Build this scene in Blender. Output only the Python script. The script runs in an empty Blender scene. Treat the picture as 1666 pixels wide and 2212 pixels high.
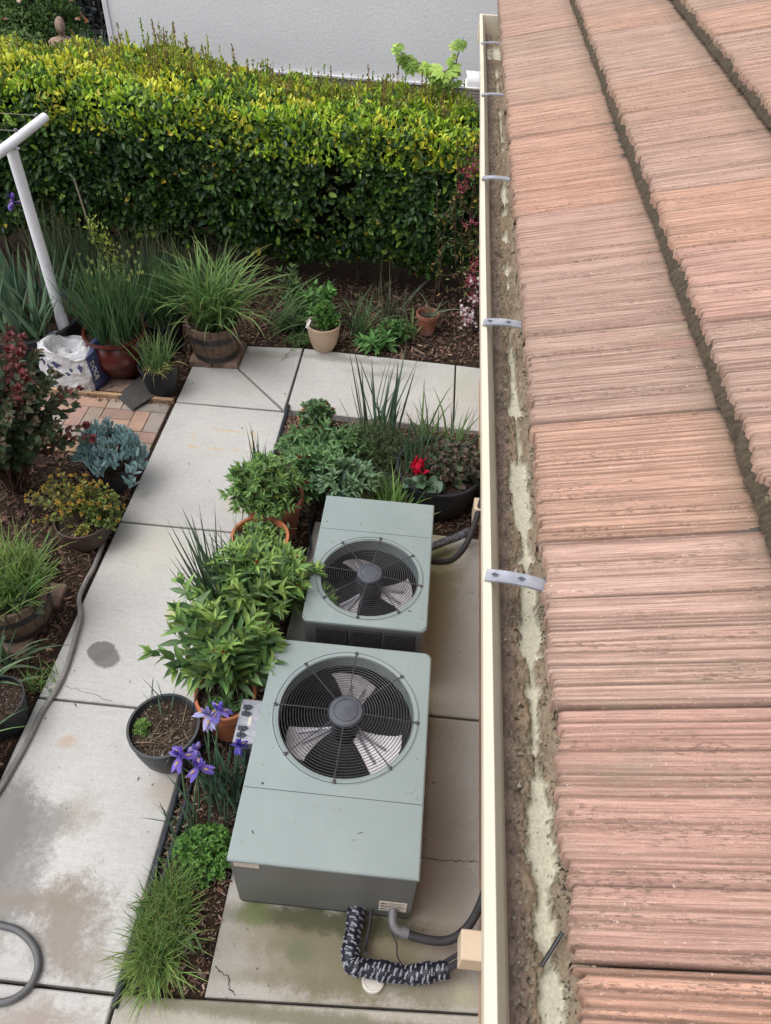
import bpy, math, random
import numpy as np
from mathutils import Matrix, Vector
R = math.radians
random.seed(7)
rng = np.random.default_rng(11)
scn = bpy.context.scene
COL = scn.collection

# ------------------------------------------------------------------ camera, sky, sun, exposure
cam_d = bpy.data.cameras.new("camera")
cam = bpy.data.objects.new("camera", cam_d)
COL.objects.link(cam)
right = Vector((0.99520653, 0.08683733, 0.04498037))
down = Vector((0.09339631, -0.70754328, -0.70047101))
fwd = Vector((-0.02900147, 0.70131433, -0.71226198))
m = Matrix((right, -down, -fwd)).transposed().to_4x4()
m.translation = Vector((0, 0, 3.6))
cam.matrix_world = m
cam_d.sensor_fit = 'HORIZONTAL'
cam_d.sensor_width = 36
cam_d.lens = 36 * 1631 / 1666
cam_d.clip_start = 0.02
cam_d.clip_end = 500
scn.camera = cam

SUN_EL, SUN_AZ = 62, 255        # azimuth measured from +Y (the far side) towards +X
world = bpy.data.worlds.new("World")
scn.world = world
world.use_nodes = True
wn = world.node_tree
bg = wn.nodes['Background']
sky = wn.nodes.new('ShaderNodeTexSky')
sky.sky_type = 'NISHITA'
sky.sun_disc = False
sky.sun_elevation = R(SUN_EL)
sky.sun_rotation = R(SUN_AZ)
sky.air_density = 1.0
sky.dust_density = 4.0
sky.ozone_density = 1.0
hs = wn.nodes.new('ShaderNodeHueSaturation')
hs.inputs['Saturation'].default_value = 0.22
wn.links.new(sky.outputs[0], hs.inputs['Color'])
wn.links.new(hs.outputs[0], bg.inputs['Color'])
bg.inputs['Strength'].default_value = 0.15

sun_d = bpy.data.lights.new("sun", 'SUN')
sun_d.energy = 0.55
sun_d.angle = R(65)
sun_d.color = (1.0, 0.96, 0.9)
sun = bpy.data.objects.new("sun", sun_d)
COL.objects.link(sun)
el, az = R(SUN_EL), R(SUN_AZ)
sd = Vector((math.sin(az) * math.cos(el), math.cos(az) * math.cos(el), math.sin(el)))
sun.rotation_euler = sd.to_track_quat('Z', 'Y').to_euler()
sun.location = (0, 5, 8)

scn.view_settings.view_transform = 'Standard'
scn.view_settings.look = 'None'
scn.view_settings.gamma = 1
scn.view_settings.exposure = 0.88

# ------------------------------------------------------------------ naming helpers
def tag(o, label=None, cat=None, group=None, kind=None):
    if label: o['label'] = label
    if cat: o['category'] = cat
    if group: o['group'] = group
    if kind: o['kind'] = kind
    return o

def thing(name, label, cat, loc=(0, 0, 0), group=None):
    o = bpy.data.objects.new(name, None)
    o.empty_display_size = 0.05
    COL.objects.link(o)
    o.location = loc
    return tag(o, label, cat, group)

def link(name, me, mat, parent=None):
    """link a mesh whose vertices are in world coordinates; parts keep them relative to their thing"""
    o = bpy.data.objects.new(name, me)
    COL.objects.link(o)
    if mat is not None:
        for mm in (mat if isinstance(mat, (list, tuple)) else [mat]):
            me.materials.append(mm)
    if parent is not None:
        o.parent = parent
        off = Vector((0, 0, 0))
        p = parent
        while p is not None:
            off += p.location
            p = p.parent
        me.transform(Matrix.Translation(-off))
    return o

# ------------------------------------------------------------------ mesh builder
class MB:
    def __init__(s):
        s.V = []; s.F = []; s.C = []; s.n = 0; s.M = []; s.mi = 0
    def add(s, verts, faces, col=None):
        verts = np.asarray(verts, float).reshape(-1, 3)
        s.V.append(verts)
        b = s.n
        s.F.extend([tuple(int(i) + b for i in f) for f in faces])
        s.M.extend([s.mi] * len(faces))
        s.n += len(verts)
        if col is None: col = (1, 1, 1)
        c = np.asarray(col, float)
        if c.ndim == 1: c = np.tile(c[:3], (len(verts), 1))
        s.C.append(c)
        return s
    def box(s, lo, hi, col=None, rot=0, bev=0.0):
        lo = np.array(lo, float); hi = np.array(hi, float)
        c = (lo + hi) / 2; h = (hi - lo) / 2
        if bev > 0:
            b = min(bev, h.min() * .9)
            v = []
            for sz in (-1, 1):
                for sx, sy in ((-1, -1), (1, -1), (1, 1), (-1, 1)):
                    v.append((sx * (h[0] - b), sy * (h[1] - b), sz * h[2]))
            for sz in (-1, 1):
                for sx, sy in ((-1, -1), (1, -1), (1, 1), (-1, 1)):
                    v.append((sx * h[0], sy * (h[1] - b), sz * (h[2] - b)))
            for sz in (-1, 1):
                for sx, sy in ((-1, -1), (1, -1), (1, 1), (-1, 1)):
                    v.append((sx * (h[0] - b), sy * h[1], sz * (h[2] - b)))
            bm_v = np.array(v)
            import bmesh
            bm = bmesh.new()
            vs = [bm.verts.new(p) for p in bm_v]
            bmesh.ops.convex_hull(bm, input=vs)
            bm.verts.index_update()
            V = np.array([p.co[:] for p in bm.verts]); F = [[q.index for q in f.verts] for f in bm.faces]
            bm.free()
        else:
            V = np.array([(x, y, z) for z in (-h[2], h[2]) for x, y in ((-h[0], -h[1]), (h[0], -h[1]), (h[0], h[1]), (-h[0], h[1]))])
            F = [(3, 2, 1, 0), (4, 5, 6, 7), (0, 1, 5, 4), (1, 2, 6, 5), (2, 3, 7, 6), (3, 0, 4, 7)]
        if rot:
            ca, sa = math.cos(rot), math.sin(rot)
            V = np.stack([V[:, 0] * ca - V[:, 1] * sa, V[:, 0] * sa + V[:, 1] * ca, V[:, 2]], 1)
        return s.add(V + c, F, col)
    def prism(s, poly, z0, z1, col=None, bev=0.0):
        """vertical prism over a counter-clockwise polygon, its top edge chamfered"""
        P = np.array(poly, float)
        n = len(P)
        c = P.mean(0)
        rings = []
        rings.append(np.c_[P, np.full(n, z0)])
        if bev > 0:
            rings.append(np.c_[P, np.full(n, z1 - bev)])
            Q = inset(P, bev)
            rings.append(np.c_[Q, np.full(n, z1)])
        else:
            rings.append(np.c_[P, np.full(n, z1)])
        V = np.concatenate(rings)
        F = []
        for k in range(len(rings) - 1):
            for i in range(n):
                j = (i + 1) % n
                F.append((k * n + i, k * n + j, (k + 1) * n + j, (k + 1) * n + i))
        F.append(tuple((len(rings) - 1) * n + i for i in range(n)))
        F.append(tuple(reversed(range(n))))
        return s.add(V, F, col)
    def tube(s, pts, r, sides=8, col=None, cap=True, closed=False):
        P = np.array(pts, float)
        n = len(P)
        rr = np.full(n, r, float) if np.isscalar(r) else np.array(r, float)
        if closed:
            T = np.roll(P, -1, 0) - np.roll(P, 1, 0)
        else:
            T = np.gradient(P, axis=0)
        T /= np.linalg.norm(T, axis=1)[:, None] + 1e-12
        up = np.array([0, 0, 1.]) if abs(T[0, 2]) < .9 else np.array([1., 0, 0])
        V = []
        u = np.cross(T[0], up); u /= np.linalg.norm(u)
        for i in range(n):
            u = u - (u @ T[i]) * T[i]; u /= np.linalg.norm(u)
            w = np.cross(T[i], u)
            for k in range(sides):
                a = 2 * math.pi * k / sides
                V.append(P[i] + rr[i] * (math.cos(a) * u + math.sin(a) * w))
        F = []
        for i in range(n if closed else n - 1):
            for k in range(sides):
                k2 = (k + 1) % sides
                i2 = (i + 1) % n
                F.append((i * sides + k, i * sides + k2, i2 * sides + k2, i2 * sides + k))
        if cap and not closed:
            F.append(tuple(reversed(range(sides))))
            F.append(tuple((n - 1) * sides + k for k in range(sides)))
        return s.add(V, F, col)
    def ring(s, c, rad, r, n=48, sides=6, col=None):
        pts = [(c[0] + rad * math.cos(2 * math.pi * i / n), c[1] + rad * math.sin(2 * math.pi * i / n), c[2]) for i in range(n)]
        return s.tube(pts, r, sides, col, closed=True)
    def lathe(s, c, prof, n=32, col=None, squash=1.0, cap0=False, cap1=False):
        V = []; F = []
        for (r, z) in prof:
            for k in range(n):
                a = 2 * math.pi * k / n
                V.append((c[0] + r * math.cos(a), c[1] + squash * r * math.sin(a), c[2] + z))
        for i in range(len(prof) - 1):
            for k in range(n):
                k2 = (k + 1) % n
                F.append((i * n + k, i * n + k2, (i + 1) * n + k2, (i + 1) * n + k))
        if cap0: F.append(tuple(reversed(range(n))))
        if cap1: F.append(tuple((len(prof) - 1) * n + k for k in range(n)))
        return s.add(V, F, col)
    def mesh(s, name, smooth=False):
        me = bpy.data.meshes.new(name)
        V = np.concatenate(s.V) if s.V else np.zeros((0, 3))
        me.from_pydata(V.tolist(), [], s.F)
        at = me.color_attributes.new('Col', 'FLOAT_COLOR', 'POINT')
        C = np.concatenate(s.C)
        at.data.foreach_set('color', np.c_[C, np.ones(len(C))].astype(np.float32).ravel())
        if s.M and max(s.M) > 0:
            me.polygons.foreach_set('material_index', s.M)
        if smooth:
            me.polygons.foreach_set('use_smooth', [True] * len(me.polygons))
            try: me.set_sharp_from_angle(angle=R(38))
            except Exception: pass
        me.update()
        return me
    def build(s, name, mat, parent=None, smooth=False):
        return link(name, s.mesh(name, smooth), mat, parent)

def inset(P, d):
    n = len(P); Q = []
    for i in range(n):
        a, b, c = P[i - 1], P[i], P[(i + 1) % n]
        e1 = (b - a) / (np.linalg.norm(b - a) + 1e-12); e2 = (c - b) / (np.linalg.norm(c - b) + 1e-12)
        n1 = np.array([-e1[1], e1[0]]); n2 = np.array([-e2[1], e2[0]])
        k = n1 + n2; k = k / (k @ k) * 2 if (k @ k) > 1e-6 else n1
        Q.append(b + k * d)
    return np.array(Q)

def fast_mesh(name, V, F, C, mat, parent=None, smooth=False):
    """V n x 3, F m x 3 or m x 4 index array, C n x 3"""
    me = bpy.data.meshes.new(name)
    V = np.asarray(V, np.float32); F = np.asarray(F, np.int32)
    k = F.shape[1]
    me.vertices.add(len(V)); me.vertices.foreach_set('co', V.ravel())
    me.loops.add(F.size); me.loops.foreach_set('vertex_index', F.ravel())
    me.polygons.add(len(F))
    me.polygons.foreach_set('loop_start', np.arange(0, F.size, k, dtype=np.int32))
    me.update(calc_edges=True)
    at = me.color_attributes.new('Col', 'FLOAT_COLOR', 'POINT')
    at.data.foreach_set('color', np.c_[C, np.ones(len(C))].astype(np.float32).ravel())
    if smooth: me.polygons.foreach_set('use_smooth', [True] * len(F))
    me.validate()
    return link(name, me, mat, parent)

def unit(a): return a / (np.linalg.norm(a, axis=-1, keepdims=True) + 1e-12)

def vnoise(x, y, seed=0):
    """smooth value noise, 0..1"""
    x = np.asarray(x, float); y = np.asarray(y, float)
    xi = np.floor(x).astype(np.int64); yi = np.floor(y).astype(np.int64)
    fx = x - xi; fy = y - yi
    fx = fx * fx * (3 - 2 * fx); fy = fy * fy * (3 - 2 * fy)
    def h(a, b):
        n = (a * 374761393 + b * 668265263 + seed * 1442695041) & 0xffffffff
        n = ((n ^ (n >> 13)) * 1274126177) & 0xffffffff
        return ((n ^ (n >> 16)) & 0xffff) / 65535.
    return (h(xi, yi) * (1 - fx) + h(xi + 1, yi) * fx) * (1 - fy) + (h(xi, yi + 1) * (1 - fx) + h(xi + 1, yi + 1) * fx) * fy

def fbm(x, y, seed=0, o=4):
    t = 0; a = .5; s = 0
    for i in range(o):
        t = t + a * vnoise(x * 2 ** i, y * 2 ** i, seed + i * 17); s += a; a *= .55
    return t / s

# ------------------------------------------------------------------ leaves and blades
LEAF_F = []
for o_, flip in ((5, 0), (8, 1)):
    for f_ in ((0, 1, o_), (1, 2, o_ + 1), (1, o_ + 1, o_), (2, 3, o_ + 2), (2, o_ + 2, o_ + 1), (3, 4, o_ + 2)):
        LEAF_F.append(f_[::-1] if flip else f_)
LEAF_F = np.array(LEAF_F)
def leaves(P, D, N, L, W, C, fold=.25, curl=.15, shape='oval'):
    """leaf blades folded along the midrib: base points, directions, normals, lengths, widths, colours"""
    P = np.asarray(P, float); n = len(P)
    D = unit(np.asarray(D, float)); N = np.asarray(N, float)
    S = unit(np.cross(D, N)); N = unit(np.cross(S, D))
    L = np.broadcast_to(L, (n,))[:, None]; W = np.broadcast_to(W, (n,))[:, None]
    w1, w2, w3 = {'oval': (.36, .50, .36), 'lance': (.38, .46, .24), 'tip': (.2, .45, .5), 'long': (.40, .44, .36)}[shape]
    t1, t2, t3 = .20, .46, .76
    cu = curl * L; up = N * W * fold
    q = lambda t: P + D * L * t - N * cu * t * t
    side = lambda t, w, sg: q(t) + S * W * w * sg + up * (w / .5)
    V = np.stack([P, q(t1), q(t2), q(t3), q(1.0), side(t1, w1, 1), side(t2, w2, 1), side(t3, w3, 1), side(t1, w1, -1), side(t2, w2, -1), side(t3, w3, -1)], 1).reshape(-1, 3)
    F = (LEAF_F[None] + (np.arange(n) * 11)[:, None, None]).reshape(-1, 3)
    C = np.asarray(C, float)
    CC = np.repeat(C[:, None, :], 11, 1)
    CC[:, :5] *= 1.22           # the paler midrib
    return V, F, CC.reshape(-1, 3)

class Fol:
    """collects leaves and blades of one plant into one mesh of triangles"""
    def __init__(s): s.V = []; s.F = []; s.C = []; s.n = 0
    def put(s, VFC):
        V, F, C = VFC
        s.V.append(V); s.F.append(F + s.n); s.C.append(C); s.n += len(V)
    def build(s, name, mat, parent=None):
        g = 1.0 if mat is M['petal'] else 1.3
        return fast_mesh(name, np.concatenate(s.V), np.concatenate(s.F), np.clip(np.concatenate(s.C) * g, 0, 1), mat, parent)

def colvar(base, n, v=.2, alt=None, p=0.):
    base = np.array(base, float)
    c = np.tile(base, (n, 1))
    if alt is not None:
        k = rng.random(n)[:, None] < p
        c = np.where(k, np.array(alt, float), c)
    c = c * (1 + rng.normal(0, v, (n, 1)))
    c[:, 0] *= 1 + rng.normal(0, v * .5, n)
    return np.clip(c, .004, 1)

def blades(B, az, lean, L, W, droop, C, seg=6, vfold=.3, tipcol=None, basecol=None):
    """strap leaves and grass: base, azimuth, lean from vertical (rad), length, width, droop (0 straight .. 2 arching)"""
    n = len(B)
    B = np.asarray(B, float)
    az = np.broadcast_to(az, (n,)); lean = np.broadcast_to(lean, (n,)); L = np.broadcast_to(L, (n,)); W = np.broadcast_to(W, (n,)); droop = np.broadcast_to(droop, (n,))
    H = np.stack([np.cos(az), np.sin(az), np.zeros(n)], 1)
    S = np.stack([-np.sin(az), np.cos(az), np.zeros(n)], 1)
    tw = rng.normal(0, .5, n)[:, None]
    p = B.copy(); V = []; C3 = []
    C = np.asarray(C, float)
    for k in range(seg + 1):
        t = k / seg
        ang = np.minimum(lean + droop * t ** 1.6, 2.9)
        d = H * np.sin(ang)[:, None] + np.array([0, 0, 1.]) * np.cos(ang)[:, None]
        w = W * (min(1, .55 + t * 2.2)) * (1 - t ** 2.6) + W * .03
        nn = np.cross(S, d)
        s2 = unit(S + nn * tw * (.3 + t))
        n2 = np.cross(s2, d)
        V += [p + s2 * w[:, None] * .5, p - n2 * (w * vfold * .5)[:, None], p - s2 * w[:, None] * .5]
        cc = C.copy()
        if basecol is not None: cc = cc * min(1, .25 + t * 2.5) + np.array(basecol) * max(0, .75 - t * 2.5)
        if tipcol is not None and t > .8: cc = cc * (1 - (t - .8) * 4) + np.array(tipcol) * (t - .8) * 4
        C3 += [cc, cc * 1.1, cc]
        if k < seg: p = p + d * (L / seg)[:, None]
    V = np.stack(V, 1); C3 = np.stack(C3, 1)
    m = 3 * (seg + 1)
    F = []
    for k in range(seg):
        a = 3 * k
        F += [(a, a + 1, a + 4), (a, a + 4, a + 3), (a + 1, a + 2, a + 5), (a + 1, a + 5, a + 4)]
    F = (np.array(F)[None] + (np.arange(n) * m)[:, None, None]).reshape(-1, 3)
    return V.reshape(-1, 3), F, C3.reshape(-1, 3)

# ------------------------------------------------------------------ materials
class NT:
    def __init__(s, name):
        s.m = bpy.data.materials.new(name); s.m.use_nodes = True
        s.t = s.m.node_tree; s.b = s.t.nodes['Principled BSDF']; s.out = s.t.nodes['Material Output']
        s._obj = None
    def n(s, typ, **k):
        nd = s.t.nodes.new('ShaderNode' + typ)
        for a, v in k.items():
            if a.startswith('i_'):
                s.set(nd.inputs[a[2:].replace('_', ' ')], v)
            else: setattr(nd, a, v)
        return nd
    def set(s, sock, v):
        if hasattr(v, 'is_output') or isinstance(v, bpy.types.NodeSocket): s.t.links.new(v, sock)
        elif isinstance(v, (tuple, list)) and len(v) == 3 and sock.type == 'RGBA': sock.default_value = (*v, 1)
        else: sock.default_value = v
    def obj(s):
        if s._obj is None: s._obj = s.n('TexCoord').outputs['Object']
        return s._obj
    def math(s, op, a, b=0., clamp=False):
        nd = s.n('Math', operation=op); nd.use_clamp = clamp
        s.set(nd.inputs[0], a); s.set(nd.inputs[1], b); return nd.outputs[0]
    def vmath(s, op, a, b=(0, 0, 0)):
        nd = s.n('VectorMath', operation=op)
        s.set(nd.inputs[0], a); s.set(nd.inputs[1], b)
        return nd.outputs['Value'] if op in ('LENGTH', 'DISTANCE') else nd.outputs[0]
    def noise(s, scale, detail=4, rough=.55, vec=None, color=False):
        nd = s.n('TexNoise'); nd.inputs['Scale'].default_value = scale; nd.inputs['Detail'].default_value = detail; nd.inputs['Roughness'].default_value = rough
        s.t.links.new(vec if vec is not None else s.obj(), nd.inputs['Vector'])
        return nd.outputs['Color' if color else 'Fac']
    def scaled(s, sc, vec=None):
        return s.vmath('MULTIPLY', vec if vec is not None else s.obj(), sc)
    def ramp(s, f, a, b, lo=0., hi=1., smooth=True):
        nd = s.n('MapRange', interpolation_type='SMOOTHSTEP' if smooth else 'LINEAR')
        s.set(nd.inputs['Value'], f)
        nd.inputs['From Min'].default_value = a; nd.inputs['From Max'].default_value = b
        nd.inputs['To Min'].default_value = lo; nd.inputs['To Max'].default_value = hi
        return nd.outputs[0]
    def mix(s, f, a, b, mode='MIX'):
        nd = s.n('Mix', data_type='RGBA', blend_type=mode)
        s.set(nd.inputs['Factor'], f); s.set(nd.inputs['A'] if False else nd.inputs[6], a); s.set(nd.inputs[7], b)
        return nd.outputs[2]
    def bump(s, h, strength=.3, dist=.01, prev=None):
        nd = s.n('Bump'); nd.inputs['Strength'].default_value = strength; nd.inputs['Distance'].default_value = dist
        s.t.links.new(h, nd.inputs['Height'])
        if prev is not None: s.t.links.new(prev, nd.inputs['Normal'])
        s.t.links.new(nd.outputs[0], s.b.inputs['Normal'])
        return nd.outputs[0]
    def fin(s, col=None, rough=.6, metal=0., spec=.5):
        if col is not None: s.set(s.b.inputs['Base Color'], col)
        s.set(s.b.inputs['Roughness'], rough); s.b.inputs['Metallic'].default_value = metal
        s.b.inputs['Specular IOR Level'].default_value = spec
        return s.m

def pmat(name, col, rough=.6, var=.25, nscale=12., bump=.15, bscale=90., metal=0., spec=.5, dirt=None, dirt_amt=.5, dirt_scale=5., dist=.003):
    t = NT(name)
    f = t.noise(nscale, 5)
    lo = tuple(c * (1 - var) for c in col); hi = tuple(min(1, c * (1 + var)) for c in col)
    c = t.mix(t.ramp(f, .3, .7), lo, hi)
    if dirt is not None:
        g = t.ramp(t.noise(dirt_scale, 8, .65), 1 - dirt_amt - .12, 1 - dirt_amt + .12)
        c = t.mix(g, c, dirt)
    if bump: t.bump(t.noise(bscale, 4), bump, dist)
    return t.fin(c, t.ramp(f, .2, .8, rough - .08, rough + .08), metal, spec)

def leafmat(name, rough=.42, spec=.45, trans=.22, bump=.1):
    t = NT(name)
    a = t.n('VertexColor', layer_name='Col').outputs[0]
    f = t.noise(40, 3)
    c = t.mix(t.ramp(f, .3, .7, 0, .35), a, (.5, .5, .42), 'MULTIPLY')
    t.fin(c, t.ramp(t.noise(25, 2), .2, .8, rough - .08, rough + .12), 0, spec)
    tr = t.n('BsdfTranslucent'); t.set(tr.inputs['Color'], a)
    mx = t.n('MixShader'); mx.inputs[0].default_value = trans
    t.t.links.new(t.b.outputs[0], mx.inputs[1]); t.t.links.new(tr.outputs[0], mx.inputs[2])
    t.t.links.new(mx.outputs[0], t.out.inputs['Surface'])
    return t.m

def vcmat(name, rough=.8, spec=.3, nscale=60, var=.35, bump=.4, bscale=200, dist=.002):
    t = NT(name)
    a = t.n('VertexColor', layer_name='Col').outputs[0]
    c = t.mix(t.ramp(t.noise(nscale, 6, .6), .3, .7, var, 0), a, (.15, .15, .15), 'MULTIPLY')
    if bump: t.bump(t.noise(bscale, 5), bump, dist)
    return t.fin(c, rough, 0, spec)

M = {}
M['leaf'] = leafmat('leaf', .5, .28, .3)
M['glossleaf'] = leafmat('glossy_leaf', .36, .36, .25)
M['matteleaf'] = leafmat('matte_leaf', .6, .3, .2)
M['petal'] = leafmat('petal', .6, .25, .35)
M['stem'] = vcmat('stem', .7, .3)
M['mulch'] = vcmat('mulch', .85, .25, 40, .3, 0)
M['terracotta'] = pmat('terracotta', (.36, .12, .05), .8, .25, 9, .15, 150, dirt=(.42, .27, .2), dirt_amt=.33)
M['old_terracotta'] = pmat('weathered_terracotta', (.23, .085, .05), .85, .3, 14, .2, 150, dirt=(.3, .22, .18), dirt_amt=.4)
M['black_plastic'] = pmat('black_plastic', (.012, .014, .018), .55, .3, 8, .05, 60, spec=.35, dirt=(.045, .042, .04), dirt_amt=.28)
M['grey_plastic'] = pmat('grey_plastic', (.030, .034, .038), .5, .25, 8, .05, 60, dirt=(.12, .11, .1), dirt_amt=.28)
M['brown_plastic'] = pmat('brown_plastic', (.055, .03, .025), .6, .3, 8, .1, 60, dirt=(.1, .08, .07), dirt_amt=.35)
M['beige_plastic'] = pmat('beige_plastic', (.46, .34, .24), .55, .1, 8, .05, 60, dirt=(.34, .26, .2), dirt_amt=.3)
M['red_glaze'] = pmat('red_glaze', (.075, .012, .01), .22, .5, 5, .03, 30, spec=.6, dirt=(.04, .02, .018), dirt_amt=.4)
M['tar'] = pmat('black_tube', (.016, .019, .026), .55, .3, 30, .1, 200, spec=.3)
M['hose'] = pmat('grey_hose', (.20, .185, .175), .6, .15, 20, .15, 260, dirt=(.13, .11, .1), dirt_amt=.35)
M['dark_hose'] = pmat('dark_grey_hose', (.075, .075, .078), .55, .15, 20, .1, 260)
M['conduit'] = pmat('grey_conduit', (.030, .029, .032), .65, .2, 25, .1, 200, spec=.25)
M['fitting'] = pmat('grey_fitting', (.11, .11, .12), .5, .15, 30, .1, 160)
M['ac_dark'] = pmat('dark_fan_well', (.02, .024, .026), .6, .3, 10, .05, 50)
M['guard'] = pmat('guard_wire', (.035, .034, .04), .45, .3, 50, .05, 60, dirt=(.12, .06, .035), dirt_amt=.25)
M['blade'] = pmat('fan_blade_aluminium', (.42, .40, .42), .45, .15, 9, .05, 60, metal=.35, dirt=(.2, .17, .16), dirt_amt=.32)
M['hub'] = pmat('hub_cap', (.055, .06, .075), .5, .2, 20, .05, 60)
M['steel'] = pmat('galvanised_steel', (.30, .31, .35), .5, .15, 40, .05, 60, metal=.3)
M['cream'] = pmat('cream_gutter_paint', (.60, .54, .43), .5, .05, 3, .03, 40, dirt=(.50, .44, .35), dirt_amt=.25)
M['peach'] = pmat('peach_stucco', (.40, .25, .165), .9, .1, 8, .6, 140, dist=.006)
M['peach_smooth'] = pmat('peach_paint', (.52, .42, .31), .7, .06, 6, .1, 60)
M['soil'] = pmat('dark_soil', (.035, .022, .015), .95, .5, 30, .8, 60, spec=.2, dist=.02)
M['potsoil'] = pmat('potting_soil', (.03, .02, .015), .95, .6, 60, .8, 120, spec=.2, dist=.015, dirt=(.12, .08, .055), dirt_amt=.36, dirt_scale=70)
M['bark'] = pmat('bark', (.07, .05, .035), .9, .4, 20, .6, 60, dist=.01)
M['timber'] = pmat('pale_timber', (.36, .23, .13), .8, .2, 15, .3, 80, dirt=(.14, .09, .06), dirt_amt=.35)
M['fence_wood'] = pmat('dark_fence_wood', (.06, .05, .045), .9, .3, 12, .4, 60)
M['white_pvc'] = pmat('white_painted_pipe', (.74, .75, .79), .42, .06, 5, .03, 40, dirt=(.48, .47, .48), dirt_amt=.3)
M['white'] = pmat('white_plastic', (.68, .68, .70), .45, .05, 5, .03, 40)
M['white_old'] = pmat('old_white_plastic', (.48, .46, .42), .55, .1, 9, .05, 40)
M['mat'] = pmat('black_rubber_mat', (.035, .033, .032), .85, .25, 30, .3, 200, dirt=(.07, .06, .055), dirt_amt=.35)
M['iron'] = pmat('dark_iron', (.02, .022, .028), .5, .2, 10, .0, 60)
M['barrel'] = pmat('barrel_wood', (.11, .072, .05), .8, .35, 14, .5, 60, dirt=(.2, .17, .14), dirt_amt=.3)
M['hoop'] = pmat('barrel_hoop', (.035, .033, .035), .6, .3, 14, .1, 60, metal=.3)
M['statue'] = pmat('weathered_statue', (.28, .2, .16), .9, .4, 20, .5, 60, dirt=(.16, .09, .06), dirt_amt=.45, dirt_scale=12)
M['paver'] = pmat('paver_brick', (.2, .13, .1), .9, .3, 12, .4, 90, dirt=(.09, .075, .06), dirt_amt=.42)
M['label'] = pmat('aged_label', (.55, .50, .44), .5, .08, 30, 0)
M['ink'] = pmat('black_ink', (.03, .03, .035), .6, .1, 30, 0)
M['pinkink'] = pmat('faded_ink', (.36, .24, .22), .6, .1, 30, 0)
M['wrap_text'] = pmat('white_print', (.58, .62, .72), .5, .1, 30, 0)
M['wrap'] = pmat('black_wrap_tape', (.008, .009, .018), .45, .3, 12, .15, 40, spec=.3, dist=.004)
M['foil'] = pmat('wrinkled_black_foil', (.06, .06, .075), .22, .5, 60, 1.0, 70, spec=.8, dist=.02)
M['dust'] = pmat('dust', (.5, .5, .5), .9, .1, 30, 0)

def m_acpaint():
    t = NT('grey_green_enamel')
    f = t.noise(3, 4)
    c = t.mix(t.ramp(f, .3, .7), (.198, .245, .243), (.222, .268, .267))
    sp = t.ramp(t.noise(90, 3, .7), .69, .73)
    c = t.mix(sp, c, (.16, .15, .13))
    st = t.ramp(t.noise(7, 7, .75), .56, .74, 0, .22)
    c = t.mix(st, c, (.30, .32, .31))
    wm = t.ramp(t.noise(26, 5, .7, t.scaled((1.6, .5, 1))), .60, .70, 0, .22)
    c = t.mix(wm, c, (.13, .13, .11))
    sc = t.ramp(t.noise(18, 6, .75, t.scaled((5, .8, 1))), .70, .76, 0, .35)
    c = t.mix(sc, c, (.36, .38, .37))
    t.bump(t.noise(14, 3), .06, .01)
    return t.fin(c, t.ramp(f, .2, .8, .36, .5), 0, .5)
M['ac'] = m_acpaint()

def m_acside_shaded():
    t = NT('enamel_side_shaded')
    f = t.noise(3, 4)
    c = t.mix(t.ramp(f, .3, .7), (.095, .102, .10), (.115, .122, .12))  # cabinet enamel darkened: shade on the upright sides is painted into the colour
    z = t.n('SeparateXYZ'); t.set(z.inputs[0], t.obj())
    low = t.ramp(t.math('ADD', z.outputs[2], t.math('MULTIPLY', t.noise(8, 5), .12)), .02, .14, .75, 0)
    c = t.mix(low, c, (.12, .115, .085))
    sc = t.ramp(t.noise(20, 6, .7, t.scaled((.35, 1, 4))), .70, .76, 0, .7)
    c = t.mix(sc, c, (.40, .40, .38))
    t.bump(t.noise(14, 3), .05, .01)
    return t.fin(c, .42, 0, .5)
M['ac_side_shaded'] = m_acside_shaded()

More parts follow.
